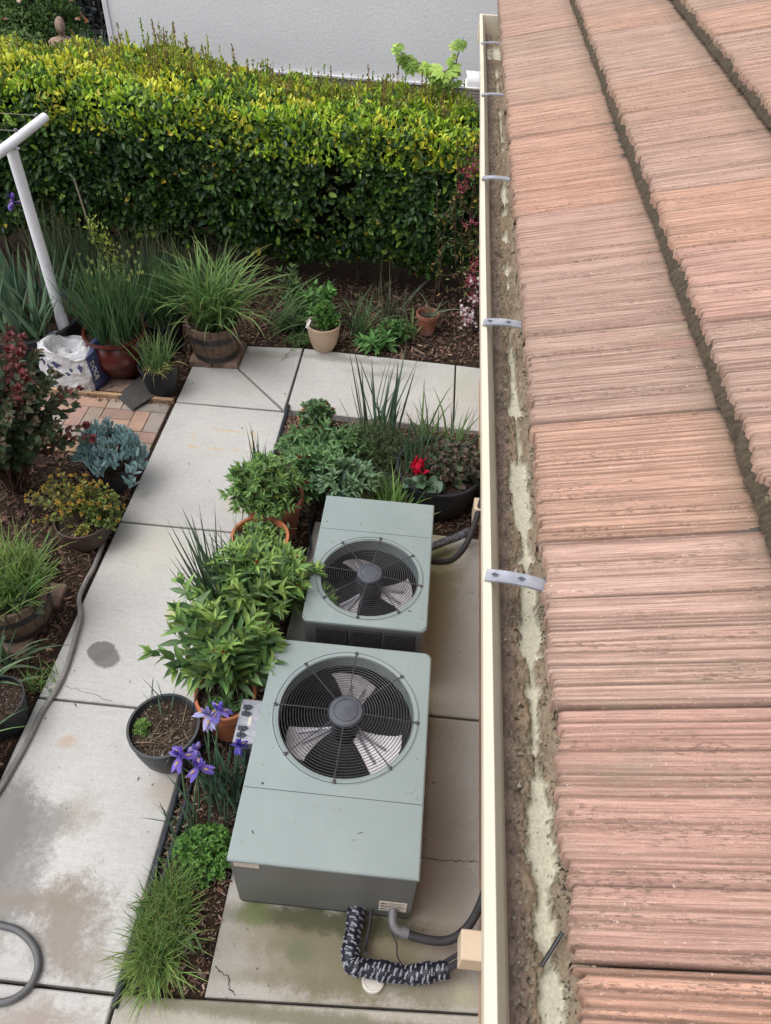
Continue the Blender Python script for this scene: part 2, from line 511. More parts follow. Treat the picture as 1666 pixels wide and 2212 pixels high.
def m_concrete(name, base, marks, pit=.5, dirtcol=(.16, .145, .12), blotch=.3):
    """marks: (cx, cy, rx, ry, wobble, softness, colour, amount, noise scale)"""
    t = NT(name)
    big = t.noise(1.6, 5, .6)
    c = t.mix(t.ramp(big, .32, .68), tuple(x * .90 for x in base), tuple(x * 1.06 for x in base))
    warm = t.ramp(t.noise(2.7, 6, .7), .52, .78, 0, .55)
    c = t.mix(warm, c, (base[0] * 1.0, base[1] * .93, base[2] * .82))
    fine = t.noise(160, 4, .7)
    c = t.mix(t.ramp(fine, .3, .72, .42, 0), c, (.2, .19, .18))
    med = t.noise(34, 7, .75)
    c = t.mix(t.ramp(med, .34, .62, .20, 0), c, (.22, .21, .19))
    c = t.mix(t.ramp(t.noise(95, 3, .6), .60, .72, 0, .35), c, (.66, .64, .60))
    brush = t.noise(60, 3, .6, t.scaled((.12, 1.6, 1)))
    c = t.mix(t.ramp(brush, .3, .7, .14, 0), c, (.2, .2, .2))
    bl = t.ramp(t.noise(5, 9, .72), .56, .74, 0, blotch)
    c = t.mix(bl, c, dirtcol)
    speck = t.ramp(t.noise(55, 2, .5), .70, .735, 0, pit)
    c = t.mix(speck, c, (.07, .065, .06))
    wob = t.noise(7, 8, .7, color=True)
    wobf = t.noise(34, 9, .85, color=True)
    for (mx, my, rx, ry, wb, soft, col, amt) in marks:
        w = t.vmath('SCALE', t.vmath('SUBTRACT', wob, (.5, .5, .5))); w.node.inputs['Scale'].default_value = wb * 2.8
        w2 = t.vmath('SCALE', t.vmath('SUBTRACT', wobf, (.5, .5, .5))); w2.node.inputs['Scale'].default_value = wb * 2.0
        p = t.vmath('ADD', t.vmath('ADD', t.obj(), w), w2)
        q = t.vmath('MULTIPLY', t.vmath('SUBTRACT', p, (mx, my, 0)), (1 / rx, 1 / ry, 0))
        d = t.vmath('LENGTH', q)
        f = t.ramp(d, 1 - soft, 1 + soft, amt, 0)
        c = t.mix(f, c, col)
    t.bump(t.noise(220, 5, .7), .25, .003)
    return t, c, t.fin(c, .85, 0, .3)

WET = (.13, .128, .12)
path_marks = [
    (-1.625, 2.255, .072, .066, .022, .05, WET, .92),
    (-1.575, 2.215, .075, .060, .018, .14, WET, .92),
    (-1.74, 1.22, .16, .30, .12, .35, (.155, .155, .15), .85),
    (-1.60, 1.30, .16, .12, .10, .4, (.15, .148, .14), .7),
    (-1.62, 1.00, .16, .22, .14, .45, (.155, .15, .145), .75),
    (-1.42, 1.36, .08, .09, .10, .7, (.21, .17, .13), .45),
    (-1.27, .92, .15, .17, .16, .5, (.175, .145, .12), .75),
    (-1.45, .97, .2, .07, .12, .6, (.2, .165, .135), .7),
    (-1.15, .77, .1, .06, .1, .7, (.19, .16, .13), .6),
    (-1.25, .50, .2, .12, .14, .6, (.22, .17, .14), .7),
    (-1.0, .44, .05, .04, .02, .3, WET, .7),
    (-1.02, 1.52, .09, .10, .06, .7, (.26, .20, .15), .55),
    (-.98, 1.15, .05, .30, .05, .8, (.2, .19, .18), .5),
    (-.55, 5.28, .45, .045, .06, .8, (.17, .165, .15), .65),
    (-.35, 5.12, .22, .05, .12, .9, (.2, .19, .17), .6),
    (-1.35, 5.25, .2, .05, .06, .8, (.2, .19, .13), .5),
    (.35, 5.05, .14, .2, .1, .9, (.34, .36, .24), .45),
    (-1.02, 3.75, .07, .10, .08, .7, (.45, .28, .14), .4),
    (-1.1, 3.5, .10, .08, .08, .7, (.42, .30, .18), .4),
    (-1.3, 2.55, .04, .03, .03, .6, (.5, .34, .15), .5),
    (-1.55, 3.0, .2, .2, .2, .9, (.46, .44, .34), .4),
    (-1.6, 1.72, .04, .03, .03, .6, (.38, .24, .14), .5),
]
t, c, M['path'] = m_concrete('broomed_concrete', (.505, .50, .485), path_marks, blotch=.22)
# the rust outline left by something rectangular that stood there
xyz = t.n('SeparateXYZ')
w = t.vmath('SCALE', t.vmath('SUBTRACT', t.noise(16, 6, .7, color=True), (.5, .5, .5))); w.node.inputs['Scale'].default_value = .045
t.set(xyz.inputs[0], t.vmath('ADD', t.obj(), w))
dx = t.math('SUBTRACT', t.math('ABSOLUTE', t.math('ADD', xyz.outputs[0], 1.385)), .215)
dy = t.math('SUBTRACT', t.math('ABSOLUTE', t.math('SUBTRACT', xyz.outputs[1], 4.125)), .105)
dd = t.math('ABSOLUTE', t.math('MAXIMUM', dx, dy))
f = t.math('MULTIPLY', t.ramp(dd, .002, .022, .60, 0), t.ramp(t.noise(11, 6, .7), .40, .62, .08, 1))
c2 = t.mix(f, c, (.50, .33, .13))
t.set(t.b.inputs['Base Color'], c2)

ALG = (.12, .11, .05)
pad_marks = [
    (-.06, .92, .46, .19, .14, .5, (.150, .130, .080), .92),
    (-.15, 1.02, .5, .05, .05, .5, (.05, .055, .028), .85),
    (-.50, 1.05, .08, .09, .06, .6, (.11, .13, .05), .75),
    (-.28, .90, .05, .04, .04, .7, (.09, .12, .07), .6),
    (.33, 1.25, .14, .40, .08, .6, (.22, .185, .155), .75),
    (.24, 2.95, .10, .42, .08, .6, (.20, .18, .07), .8),
    (.22, 3.2, .09, .10, .06, .5, (.09, .1, .035), .75),
    (.21, 2.4, .05, .5, .06, .7, (.22, .2, .1), .6),
    (.30, 2.5, .14, .5, .1, .9, (.26, .22, .18), .5),
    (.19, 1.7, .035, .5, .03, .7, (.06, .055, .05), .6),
    (-.62, 2.6, .06, .9, .05, .6, (.14, .13, .12), .6),
    (-.1, .78, .5, .03, .05, .8, (.13, .12, .07), .6),
    (.42, .80, .05, .04, .03, .8, (.34, .34, .22), .5),
]
_, _, M['pad'] = m_concrete('old_pad_concrete', (.37, .35, .32), pad_marks, pit=.8, blotch=.4)
_, _, M['slab2'] = m_concrete('mossy_concrete', (.37, .35, .30), [(-.2, .66, .8, .03, .03, .6, (.1, .095, .05), .7), (.3, .55, .3, .1, .1, .6, (.2, .2, .12), .6)], blotch=.4)

def m_stucco():
    t = NT('pale_grey_stucco')
    f = t.noise(1.2, 4)
    c = t.mix(t.ramp(f, .3, .7), (.73, .73, .735), (.77, .77, .775))
    n1 = t.noise(38, 5, .6)
    c = t.mix(t.ramp(n1, .35, .65, .18, 0), c, (.54, .54, .56))
    t.bump(n1, .45, .008)
    return t.fin(c, .9, 0, .2)
M['stucco'] = m_stucco()
M['stucco_trim'] = pmat('stucco_corner', (.62, .62, .66), .85, .08, 5, .3, 60)

def m_tile():
    t = NT('concrete_roof_tile')
    a = t.n('VertexColor', layer_name='Col').outputs[0]
    st = t.noise(110, 5, .65, t.scaled((.05, 1.5, .05)))
    c = t.mix(t.ramp(st, .34, .66, .52, 0), a, (.50, .42, .38), 'MULTIPLY')
    fine = t.noise(500, 3, .7)
    c = t.mix(t.ramp(fine, .3, .7, .3, 0), c, (.4, .38, .36), 'MULTIPLY')
    gr = t.ramp(t.noise(8, 7, .7, t.scaled((.6, 1.4, 1))), .54, .74, 0, .6)
    c = t.mix(gr, c, (.24, .21, .15))
    rd = t.ramp(t.noise(34, 5, .6, t.scaled((.10, 1.4, .1))), .58, .70, 0, .42)
    c = t.mix(rd, c, (.42, .215, .19))
    fine2 = t.noise(300, 3, .6, t.scaled((.03, 1.5, .03)))
    c = t.mix(t.ramp(fine2, .38, .54, .66, 0), c, (.22, .135, .105))
    band = t.ramp(t.noise(26, 3, .6, t.scaled((.10, 1.2, .1))), .48, .60)
    pit = t.ramp(t.noise(210, 4, .7, t.scaled((.35, 1.3, .35))), .50, .62, 0, .75)
    c = t.mix(t.math('MULTIPLY', band, pit), c, (.13, .085, .062))
    pit2 = t.ramp(t.noise(95, 6, .75, t.scaled((.22, 1.5, .22))), .60, .68, 0, .7)
    c = t.mix(pit2, c, (.20, .145, .11))
    pale = t.ramp(t.noise(320, 3, .6, t.scaled((.5, 1.2, .5))), .60, .72, 0, .4)
    c = t.mix(pale, c, (.66, .50, .42))
    wp = t.ramp(t.noise(170, 2, .5), .73, .76, 0, .7)
    c = t.mix(wp, c, (.62, .56, .5))
    b1 = t.bump(t.noise(150, 5, .7, t.scaled((.10, 1.6, .10))), .6, .005)
    t.bump(fine, .5, .002, b1)
    return t.fin(c, .9, 0, .25)
M['tile'] = m_tile()
M['moss'] = vcmat('moss_debris', .95, .15, 80, .4, .8, 150, .008)
M['mud'] = vcmat('gutter_mud', .7, .4, 160, .3, .5, 260, .003)

# ------------------------------------------------------------------ ground
def soil_sheet():
    xs = np.concatenate([np.linspace(-60, -6.5, 10), np.linspace(-6, 2.5, 200), np.linspace(3, 60, 10)])
    ys = np.concatenate([np.linspace(-40, -1, 8), np.linspace(-.8, 8.2, 220), np.linspace(9, 80, 12)])
    X, Y = np.meshgrid(xs, ys)
    Z = -.045 + .035 * fbm(X * 6, Y * 6, 3) + .02 * fbm(X * 22, Y * 22, 5)
    Z = np.where((X < -1.86) & (Y < 4.5), Z + .01, Z)
    Z = np.where((X < -1.85) & (Y > 3.82) & (Y < 4.52), -.07, Z)
    Z = np.where((Y > 6.0), Z + .02 * np.clip(Y - 6, 0, 1), Z)
    ny, nx = X.shape
    V = np.stack([X, Y, Z], -1).reshape(-1, 3)
    i = np.arange(ny - 1)[:, None] * nx + np.arange(nx - 1)[None]
    F = np.stack([i, i + 1, i + nx + 1, i + nx], -1).reshape(-1, 4)
    # keep the sheet below the paving
    inpad = (V[:, 0] > -.66) & (V[:, 1] < 3.42) | (V[:, 0] > -1.87) & (V[:, 0] < -.99) & (V[:, 1] < 5.3) | (V[:, 1] < .72) & (V[:, 0] > -1.87) | (V[:, 1] > 4.5) & (V[:, 1] < 5.33) & (V[:, 0] > -1.87)
    V[:, 2] = np.where(inpad, np.minimum(V[:, 2], -.06), V[:, 2])
    C = np.tile([.05, .034, .024], (len(V), 1))
    o = fast_mesh('ground', V, F, C, M['soil'], smooth=True)
    tag(o, kind='structure')
soil_sheet()

# paving: every slab a chamfered prism, the joints are real gaps over the soil
G = .007
S = MB()
x0, x1 = -1.845, -1.0
def quad(a, b, c, d): return [a, b, c, d]
for (ya, yb) in ((.67, 1.94), (1.94, 3.235), (3.235, 4.513)):
    S.prism([(x0, ya + G), (x1, ya + G), (x1, yb - G), (x0, yb - G)], -.1, 0, bev=.006)
S.prism([(x0, -.62), (x1, -.62), (x1, .67 - G * 1.4), (x0, .67 - G * 1.4)], -.1, 0, bev=.006)
S.prism([(x0, 4.513 + G), (x1 - .03, 4.52 + G), (-1.49, 5.02), (-1.845, 4.985)], -.1, 0, bev=.005)
S.prism([(x1 - .014, 4.545), (x1 - .010, 5.385), (-1.47, 5.345), (-1.478, 5.032)], -.1, 0, bev=.005)
S.prism([(x1 + .006, 4.545), (.280, 4.50), (.280, 5.335), (x1 + .006, 5.385)], -.1, 0, bev=.006)
S.prism([(.293, 4.50), (1.2, 4.48), (1.2, 5.27), (.293, 5.335)], -.1, 0, bev=.006)
tag(S.build('path', M['path']), kind='structure')
S = MB()
S.prism([(-.637, .695), (.60, .752), (.60, 2.062), (-.637, 2.055)], -.1, .0, bev=.006)
S.prism([(-.637, 2.069), (.60, 2.076), (.60, 3.375), (-.60, 3.40)], -.1, .0, bev=.006)
tag(S.build('equipment_pad', M['pad']), kind='structure')
S = MB()
S.prism([(-.985, -.62), (.60, -.62), (.60, .742), (-.985, .668)], -.1, -.006, bev=.006)
tag(S.build('pavement', M['slab2']), kind='structure')
# cracks filled with dirt
S = MB()
def crack(pts, w, z=.0015):
    pts = np.array(pts, float); out = []
    for a, b in zip(pts[:-1], pts[1:]):
        for k in range(6): out.append(a + (b - a) * k / 6 + rng.normal(0, .004, 2))
    out.append(pts[-1]); out = np.array(out)
    T = unit(np.gradient(out, axis=0)); Nn = np.stack([-T[:, 1], T[:, 0]], 1)
    ww = (w * (.5 + rng.random(len(out))))[:, None]
    V = np.concatenate([np.c_[out + Nn * ww, np.full(len(out), z)], np.c_[out - Nn * ww, np.full(len(out), z)]])
    n = len(out)
    S.add(V, [(i, i + n, i + n + 1, i + 1) for i in range(n - 1)], (.04, .035, .025))
crack([(-.62, .80), (-.56, .775), (-.54, .735), (-.515, .71)], .0022)
crack([(.19, 1.34), (.30, 1.325), (.40, 1.34), (.475, 1.335)], .0016)
crack([(-1.74, 2.02), (-1.6, 1.995), (-1.45, 1.96)], .0010)
tag(S.build('pavement_crack', M['mulch']), kind='structure')

# brick patio
def brick_patio():
    S = MB()
    cols = [(.34, .23, .185), (.33, .215, .18), (.32, .26, .21), (.29, .25, .22), (.37, .24, .18), (.33, .21, .18), (.27, .24, .21)]
    u = .118
    ox, oy = -1.875, 3.90
    H = .0
    def br(xa, ya, xb, yb):
        # cells run leftwards from the path edge
        a, b = ox - xb * u, ox - xa * u
        c, d = oy + ya * u, oy + yb * u
        if a < -3.6: return
        S.prism([(a + .0022, c + .0022), (b - .0022, c + .0022), (b - .0022, d - .0022), (a + .0022, d - .0022)], -.06, rng.normal(-.004, .0012), col=np.array(cols[rng.integers(len(cols))]) * rng.uniform(.85, 1.12), bev=.003)
    # square blocks of two, turned alternately, with here and there a large square
    for i in range(0, 8):
        for j in range(0, 3):
            X, Y = i * 2, j * 2
            if Y + 2 > 5: Yt = 5
            else: Yt = Y + 2
            r = (i + j) % 2
            if (i * 7 + j * 3) % 5 == 1 and Yt - Y == 2:
                br(X, Y, X + 2, Y + 2)
            elif r == 0:
                br(X, Y, X + 2, Y + 1)
                if Yt - Y > 1: br(X, Y + 1, X + 2, Yt)
            else:
                br(X, Y, X + 1, Yt); br(X + 1, Y, X + 2, Yt)
    t = NT('patio_brick')
    a = t.n('VertexColor', layer_name='Col').outputs[0]
    c = t.mix(t.ramp(t.noise(7, 6, .65), .35, .7, .55, 0), a, (.62, .60, .62), 'MULTIPLY')
    c = t.mix(t.ramp(t.noise(90, 4, .6), .62, .7, 0, .5), c, (.2, .16, .13))
    t.bump(t.noise(120, 4), .3, .003)
    mm = t.fin(c, .88, 0, .25)
    tag(S.build('brick_patio', mm), kind='structure')
    S = MB(); S.box((-3.6, 3.85, -.08), (-1.85, 4.5, -.022)); tag(S.build('patio_sand', M['soil']), kind='structure')
brick_patio()

# mulch, soil crumbs and fallen leaves
def scatter(name, areas, n, size, cols, z=.0, lift=.01, flat=.35):
    P = []; tot = sum(abs(a[2] - a[0]) * abs(a[3] - a[1]) for a in areas)
    for a in areas:
        k = int(n * abs(a[2] - a[0]) * abs(a[3] - a[1]) / tot)
        P.append(np.c_[rng.uniform(a[0], a[2], k), rng.uniform(a[1], a[3], k)])
    P = np.concatenate(P); k = len(P)
    zz = -.012 + z + rng.uniform(0, lift, k)
    P = np.c_[P, zz]
    T = np.array([(-1, -.4, 0), (1, -.55, .1), (.8, .5, -.1), (-.7, .45, .15), (0, 0, 1.)])
    FF = np.array([(0, 1, 4), (1, 2, 4), (2, 3, 4), (3, 0, 4)])
    s = rng.lognormal(0, .45, k) * size * .5
    sx = s * rng.uniform(.7, 1.8, k); sy = s * rng.uniform(.4, .9, k); sz = s * flat * rng.uniform(.5, 1.6, k)
    az = rng.uniform(0, 6.28, k); ti = rng.normal(0, .35, k)
    V = T[None] * np.stack([sx, sy, sz], 1)[:, None]
    V = V + rng.normal(0, 1, V.shape) * (s * .15)[:, None, None]
    V[:, :, 2] += V[:, :, 0] * np.tan(np.clip(ti, -.8, .8))[:, None]
    ca, sa = np.cos(az)[:, None], np.sin(az)[:, None]
    V = np.stack([V[..., 0] * ca - V[..., 1] * sa, V[..., 0] * sa + V[..., 1] * ca, V[..., 2]], -1) + P[:, None]
    C = np.array(cols)[rng.integers(len(cols), size=k)] * rng.uniform(.6, 1.3, (k, 1))
    F = (FF[None] + (np.arange(k) * 5)[:, None, None]).reshape(-1, 3)
    o = fast_mesh(name, V.reshape(-1, 3), F, np.repeat(C[:, None], 5, 1).reshape(-1, 3), M['mulch'])
    return o
MC = [(.14, .085, .06), (.20, .12, .085), (.09, .055, .04), (.06, .04, .03), (.28, .19, .13), (.16, .08, .06), (.03, .022, .018)]
tag(scatter('bark_mulch', [(-3.3, .9, -1.87, 3.9), (-3.3, 4.45, -1.87, 6.3), (-1.9, 5.38, .5, 6.6), (-2.1, 5.0, -1.9, 5.4)], 30000, .019, MC, lift=.024), 'brown bark mulch covering the left bed and the bed below the hedge', 'mulch', kind='stuff')
tag(scatter('bed_soil_crumbs', [(-.99, .70, -.645, 4.52), (-.99, 3.42, .47, 4.48)], 16000, .013, MC + [(.25, .19, .15), (.3, .22, .18)], lift=.018), 'dark crumbly soil and bark bits in the narrow middle bed', 'soil', kind='stuff')
tag(scatter('path_litter', [(-1.8, .7, -1.02, 5.2), (-.6, .75, .45, 1.03), (.2, 1.1, .46, 3.3), (-.98, 4.7, .45, 5.2)], 150, .0075, [(.06, .05, .035), (.1, .08, .05), (.03, .03, .025)], z=.013, lift=.001, flat=.2), 'tiny dark bits of leaf litter scattered over the pale slabs', 'litter', kind='stuff')

# lumber edging and small slabs
def timber(name, a, b, w, h, label, z=-.02):
    a = np.array(a); b = np.array(b); L = np.linalg.norm(b - a); ang = math.atan2(b[1] - a[1], b[0] - a[0])
    c = (a + b) / 2
    S = MB(); S.box((c[0] - L / 2, c[1] - w / 2, z), (c[0] + L / 2, c[1] + w / 2, z + h), rot=ang, bev=.004)
    tag(S.build(name, M['timber']), label, 'edging')
timber('timber_edging', (-3.3, 4.515), (-1.86, 4.515), .03, .045, 'long pale timber edging strip between the brick paving and the potted plants')
timber('timber_edging', (-3.3, 3.87), (-1.885, 3.87), .045, .03, 'reddish timber edging at the near end of the brick paving')

def paver_row(name, rects, label, z1=.05, group=None):
    S = MB()
    for (a, b, c, d, r) in rects:
        S.box((a, b, -.03), (c, d, z1 + rng.normal(0, .002)), rot=r, bev=.006)
    tag(S.build(name, M['paver']), label, 'paving base', group)
paver_row('brick_plinth', [(-1.87, 4.99, -1.69, 5.14, 0), (-1.685, 5.0, -1.48, 5.15, .02), (-1.87, 5.15, -1.67, 5.33, 0), (-1.665, 5.155, -1.47, 5.33, 0)], 'mossy brick plinth under the half barrel of arching strap leaves')
paver_row('stone_plinth', [(-2.38, 2.17, -2.01, 2.335, .03), (-2.36, 2.34, -1.985, 2.50, .03), (-2.34, 2.505, -1.965, 2.67, .02)], 'grey stone slab plinth under the half barrel at the left edge', .03)
paver_row('stone_block', [(-2.6, 4.56, -2.08, 4.72, 0)], 'mossy stone block between the white sack and the black nursery pot', .02)

# ------------------------------------------------------------------ house: wall, roof, gutter
house = thing('house', 'house with pink concrete tile roof, cream gutter and peach stucco wall at the right', 'house', (.48, 2.5, 0))
EX, EZ = .246, 2.60
PITCH = .30
def roof():
    TW = .3385
    courses = [(0, 0.0, 0), (.363, .03, .24), (.738, .06, .06), (1.11, .09, .2), (1.485, .12, .1), (1.86, .15, .28), (2.235, .18, .05), (2.61, .21, .2)]
    S_V = []; S_F = []; S_C = []; nV = 0
    pal = [(.60, .375, .29), (.64, .39, .285), (.59, .37, .30), (.57, .385, .315), (.63, .375, .275), (.60, .35, .285), (.57, .375, .31)]
    for ci, (s0, zt, ph) in enumerate(courses):
        s1 = s0 + .385 + .035
        for k in range(-3, 22):
            ya = .268 + TW * k + (ph if ci else 0)
            yb = ya + TW
            if ya > 7.2: continue
            ny = 156; nx = 9
            yv = np.linspace(ya + .0036, yb - .0036, ny); zoff = rng.normal(0, .0016)
            # combed grooves run up the slope: narrow valleys of uneven depth between flat ribs
            uu = np.linspace(0, TW, ny)
            val = np.zeros(ny)
            pos = 0.006
            while pos < TW:
                wd = rng.uniform(.0014, .0030); dp = rng.uniform(.25, 1.0) ** 1.1
                val = np.maximum(val, dp * np.exp(-((uu - pos) / wd) ** 2))
                pos += rng.choice([rng.uniform(.006, .010), rng.uniform(.009, .016), rng.uniform(.018, .036)], p=[.45, .4, .15])
            slow = vnoise(yv * 38, np.zeros(ny) + k * 1.7 + ci, 21)
            gr = np.clip(1 - val, 0, 1)
            h = gr * .0052 + slow * .003
            h[:2] -= .006; h[-2:] -= .006
            ss = np.array([0, .006, .03, .08, .15, .22, .29, .36, s1 - s0])
            jag = (vnoise(yv * 30, np.zeros(ny) + ci + k * 2.3, 33) - .5) * .014 + (vnoise(yv * 110, np.zeros(ny) + ci, 35) - .5) * .012 - (1 - gr) * .004
            X = EX + s0 + ss[:, None] + jag[None] * np.where(ss < .05, 1, 0)[:, None] + (1 - gr)[None] * np.where(ss < .004, .010, 0)[:, None]
            Yg = np.tile(yv, (nx, 1))
            wob = 1 + .25 * (vnoise(ss[:, None] * 9 + k * 5, yv[None] * 40, 41) - .5)
            Z = EZ + zt + PITCH * (s0 + ss[:, None]) - (ss[:, None] * .075) + h[None] * wob + zoff
            Z[0] -= .004
            # edge wall going down
            Xl = X[0][None] + .004; Zl = (EZ + zt + PITCH * s0 - .028) * np.ones((1, ny))
            X = np.concatenate([Xl, X]); Yg = np.concatenate([Yg[:1], Yg]); Z = np.concatenate([Zl, Z])
            # side skirts
            nr = nx + 1
            V = np.stack([X, Yg, Z], -1).reshape(-1, 3)
            i = np.arange(nr - 1)[:, None] * ny + np.arange(ny - 1)[None]
            F = np.stack([i, i + ny, i + ny + 1, i + 1], -1).reshape(-1, 4)
            b = len(V)
            sk = []
            for e, col in ((0, 0), (1, ny - 1)):
                top = np.arange(nr) * ny + col
                low = V[top].copy(); low[:, 2] -= .02
                V = np.concatenate([V, low])
                li = np.arange(nr) + b; b += nr
                q = np.stack([top[:-1], li[:-1], li[1:], top[1:]], -1)
                sk.append(q if e == 0 else q[:, ::-1])
            F = np.concatenate([F] + sk)
            base = np.array(pal[rng.integers(len(pal))]) * rng.uniform(.95, 1.05)
            age = np.clip((V[:, 1] - 2.2) / 2.4, 0, 1)[:, None] * .55
            if rng.random() < .3: age = age + .25
            old = np.array([.42, .33, .265])
            C = base * (1 - age) + old * age
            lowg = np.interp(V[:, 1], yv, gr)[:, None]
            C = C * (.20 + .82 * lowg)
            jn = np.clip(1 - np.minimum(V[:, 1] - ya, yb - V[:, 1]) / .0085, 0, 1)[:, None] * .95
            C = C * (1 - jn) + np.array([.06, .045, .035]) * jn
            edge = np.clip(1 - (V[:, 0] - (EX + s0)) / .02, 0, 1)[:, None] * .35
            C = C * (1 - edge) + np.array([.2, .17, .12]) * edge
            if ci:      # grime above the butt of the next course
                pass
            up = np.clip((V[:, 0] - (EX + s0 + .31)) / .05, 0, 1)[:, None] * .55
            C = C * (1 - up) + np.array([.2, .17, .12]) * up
            S_V.append(V); S_F.append(F + nV); S_C.append(C); nV += len(V)
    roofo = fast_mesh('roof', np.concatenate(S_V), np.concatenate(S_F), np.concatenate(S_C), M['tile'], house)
    # grit and moss caught under each butt edge
    for ci in (1, 2, 3, 4):
        s0, zt, ph = courses[ci]
        n = 9000 if ci < 3 else 3500
        y = rng.uniform(-.3, 7, n); u = rng.random(n)
        bulge = .004 + .010 * fbm(y * 14, y * 0, 60 + ci)
        x = EX + s0 + .012 - u * bulge * 1.25 + rng.normal(0, .0025, n)
        z = EZ + zt - .034 + PITCH * s0 + .03 * (1 - u) * rng.random(n) + .002 - u * .006
        T = np.array([(-1, -.6, 0), (1, -.5, .2), (.1, 1, -.1), (0, 0, 1.1)])
        FF = np.array([(0, 1, 3), (1, 2, 3), (2, 0, 3)])
        s = rng.lognormal(0, .35, n) * .0032
        az = rng.uniform(0, 6.28, n)
        Tv = T[None] * s[:, None, None] * rng.uniform(.5, 1.6, (n, 1, 3))
        ca, sa = np.cos(az)[:, None], np.sin(az)[:, None]
        Vd = np.stack([Tv[..., 0] * ca - Tv[..., 1] * sa, Tv[..., 0] * sa + Tv[..., 1] * ca, Tv[..., 2]], -1) + np.stack([x, y, z], 1)[:, None]
        cc = np.array([(.13, .10, .065), (.17, .14, .10), (.09, .075, .05), (.22, .19, .15), (.12, .12, .05)])[rng.integers(5, size=n)]
        F = (FF[None] + (np.arange(n) * 4)[:, None, None]).reshape(-1, 3)
        if ci == 1:
            AV, AF, AC, an = [], [], [], 0
        AV.append(Vd.reshape(-1, 3)); AF.append(F + an); AC.append(np.repeat(cc[:, None], 4, 1).reshape(-1, 3)); an += n * 4
        # continuous bank behind the crumbs
        yy = np.linspace(-.4, 7.1, 1500)
        bl = .003 + .009 * fbm(yy * 14, yy * 0, 60 + ci) + .007 * vnoise(yy * 90, yy * 0, 3)
        xa = np.full_like(yy, EX + s0 + .014); za = np.full_like(yy, EZ + zt + PITCH * s0 - .006)
        xb = EX + s0 - bl * .4; zb = za - .012
        xc = EX + s0 - bl; zc = EZ + zt + PITCH * (s0 - bl) - .0285 + 0 * yy
        V = np.concatenate([np.stack([xa, yy, za], 1), np.stack([xb, yy, zb], 1), np.stack([xc, yy, zc - .004], 1)])
        n2 = len(yy); i = np.arange(n2 - 1)
        F = np.concatenate([np.stack([i, i + n2, i + n2 + 1, i + 1], 1)[:, [0, 1, 2]], np.stack([i, i + n2 + 1, i + 1], 1),
                            np.stack([i + n2, i + 2 * n2, i + 2 * n2 + 1], 1), np.stack([i + n2, i + 2 * n2 + 1, i + n2 + 1], 1)])
        C = np.tile([.085, .068, .048], (len(V), 1)) * rng.uniform(.7, 1.3, (len(V), 1))
        AV.append(V); AF.append(F + an); AC.append(C); an += len(V)
    tag(fast_mesh('roof_moss', np.concatenate(AV), np.concatenate(AF), np.concatenate(AC), M['moss']), 'brown moss and grit caught along the stepped edges of the roof tiles', 'moss', kind='stuff')
    # deck under the tiles
    S = MB()
    a, b = EX + .05, EX + 3.0
    S.add([(a, -.9, EZ - .05 + PITCH * .05), (b, -.9, EZ - .05 + (PITCH + .08) * 3.0), (b, 7.2, EZ - .05 + (PITCH + .08) * 3.0), (a, 7.2, EZ - .05 + PITCH * .05),
           (a, -.9, EZ - .09), (b, -.9, EZ - .09 + .38 * 3), (b, 7.2, EZ - .09 + .38 * 3), (a, 7.2, EZ - .09)],
          [(0, 1, 2, 3), (7, 6, 5, 4), (0, 3, 7, 4), (1, 0, 4, 5), (2, 1, 5, 6), (3, 2, 6, 7)])
    S.build('roof_deck', M['fence_wood'], house)
roof()

S = MB()
S.box((.48, -1.2, -.12), (.68, 5.1, 2.40))
S.build('wall', M['peach'], house)
S = MB()
S.box((.315, -1.2, 2.36), (.345, 5.15, 2.53), bev=.003)       # fascia
S.box((.345, -1.2, 2.40), (.70, 5.1, 2.42))                   # soffit
S.build('fascia', M['peach_smooth'], house)

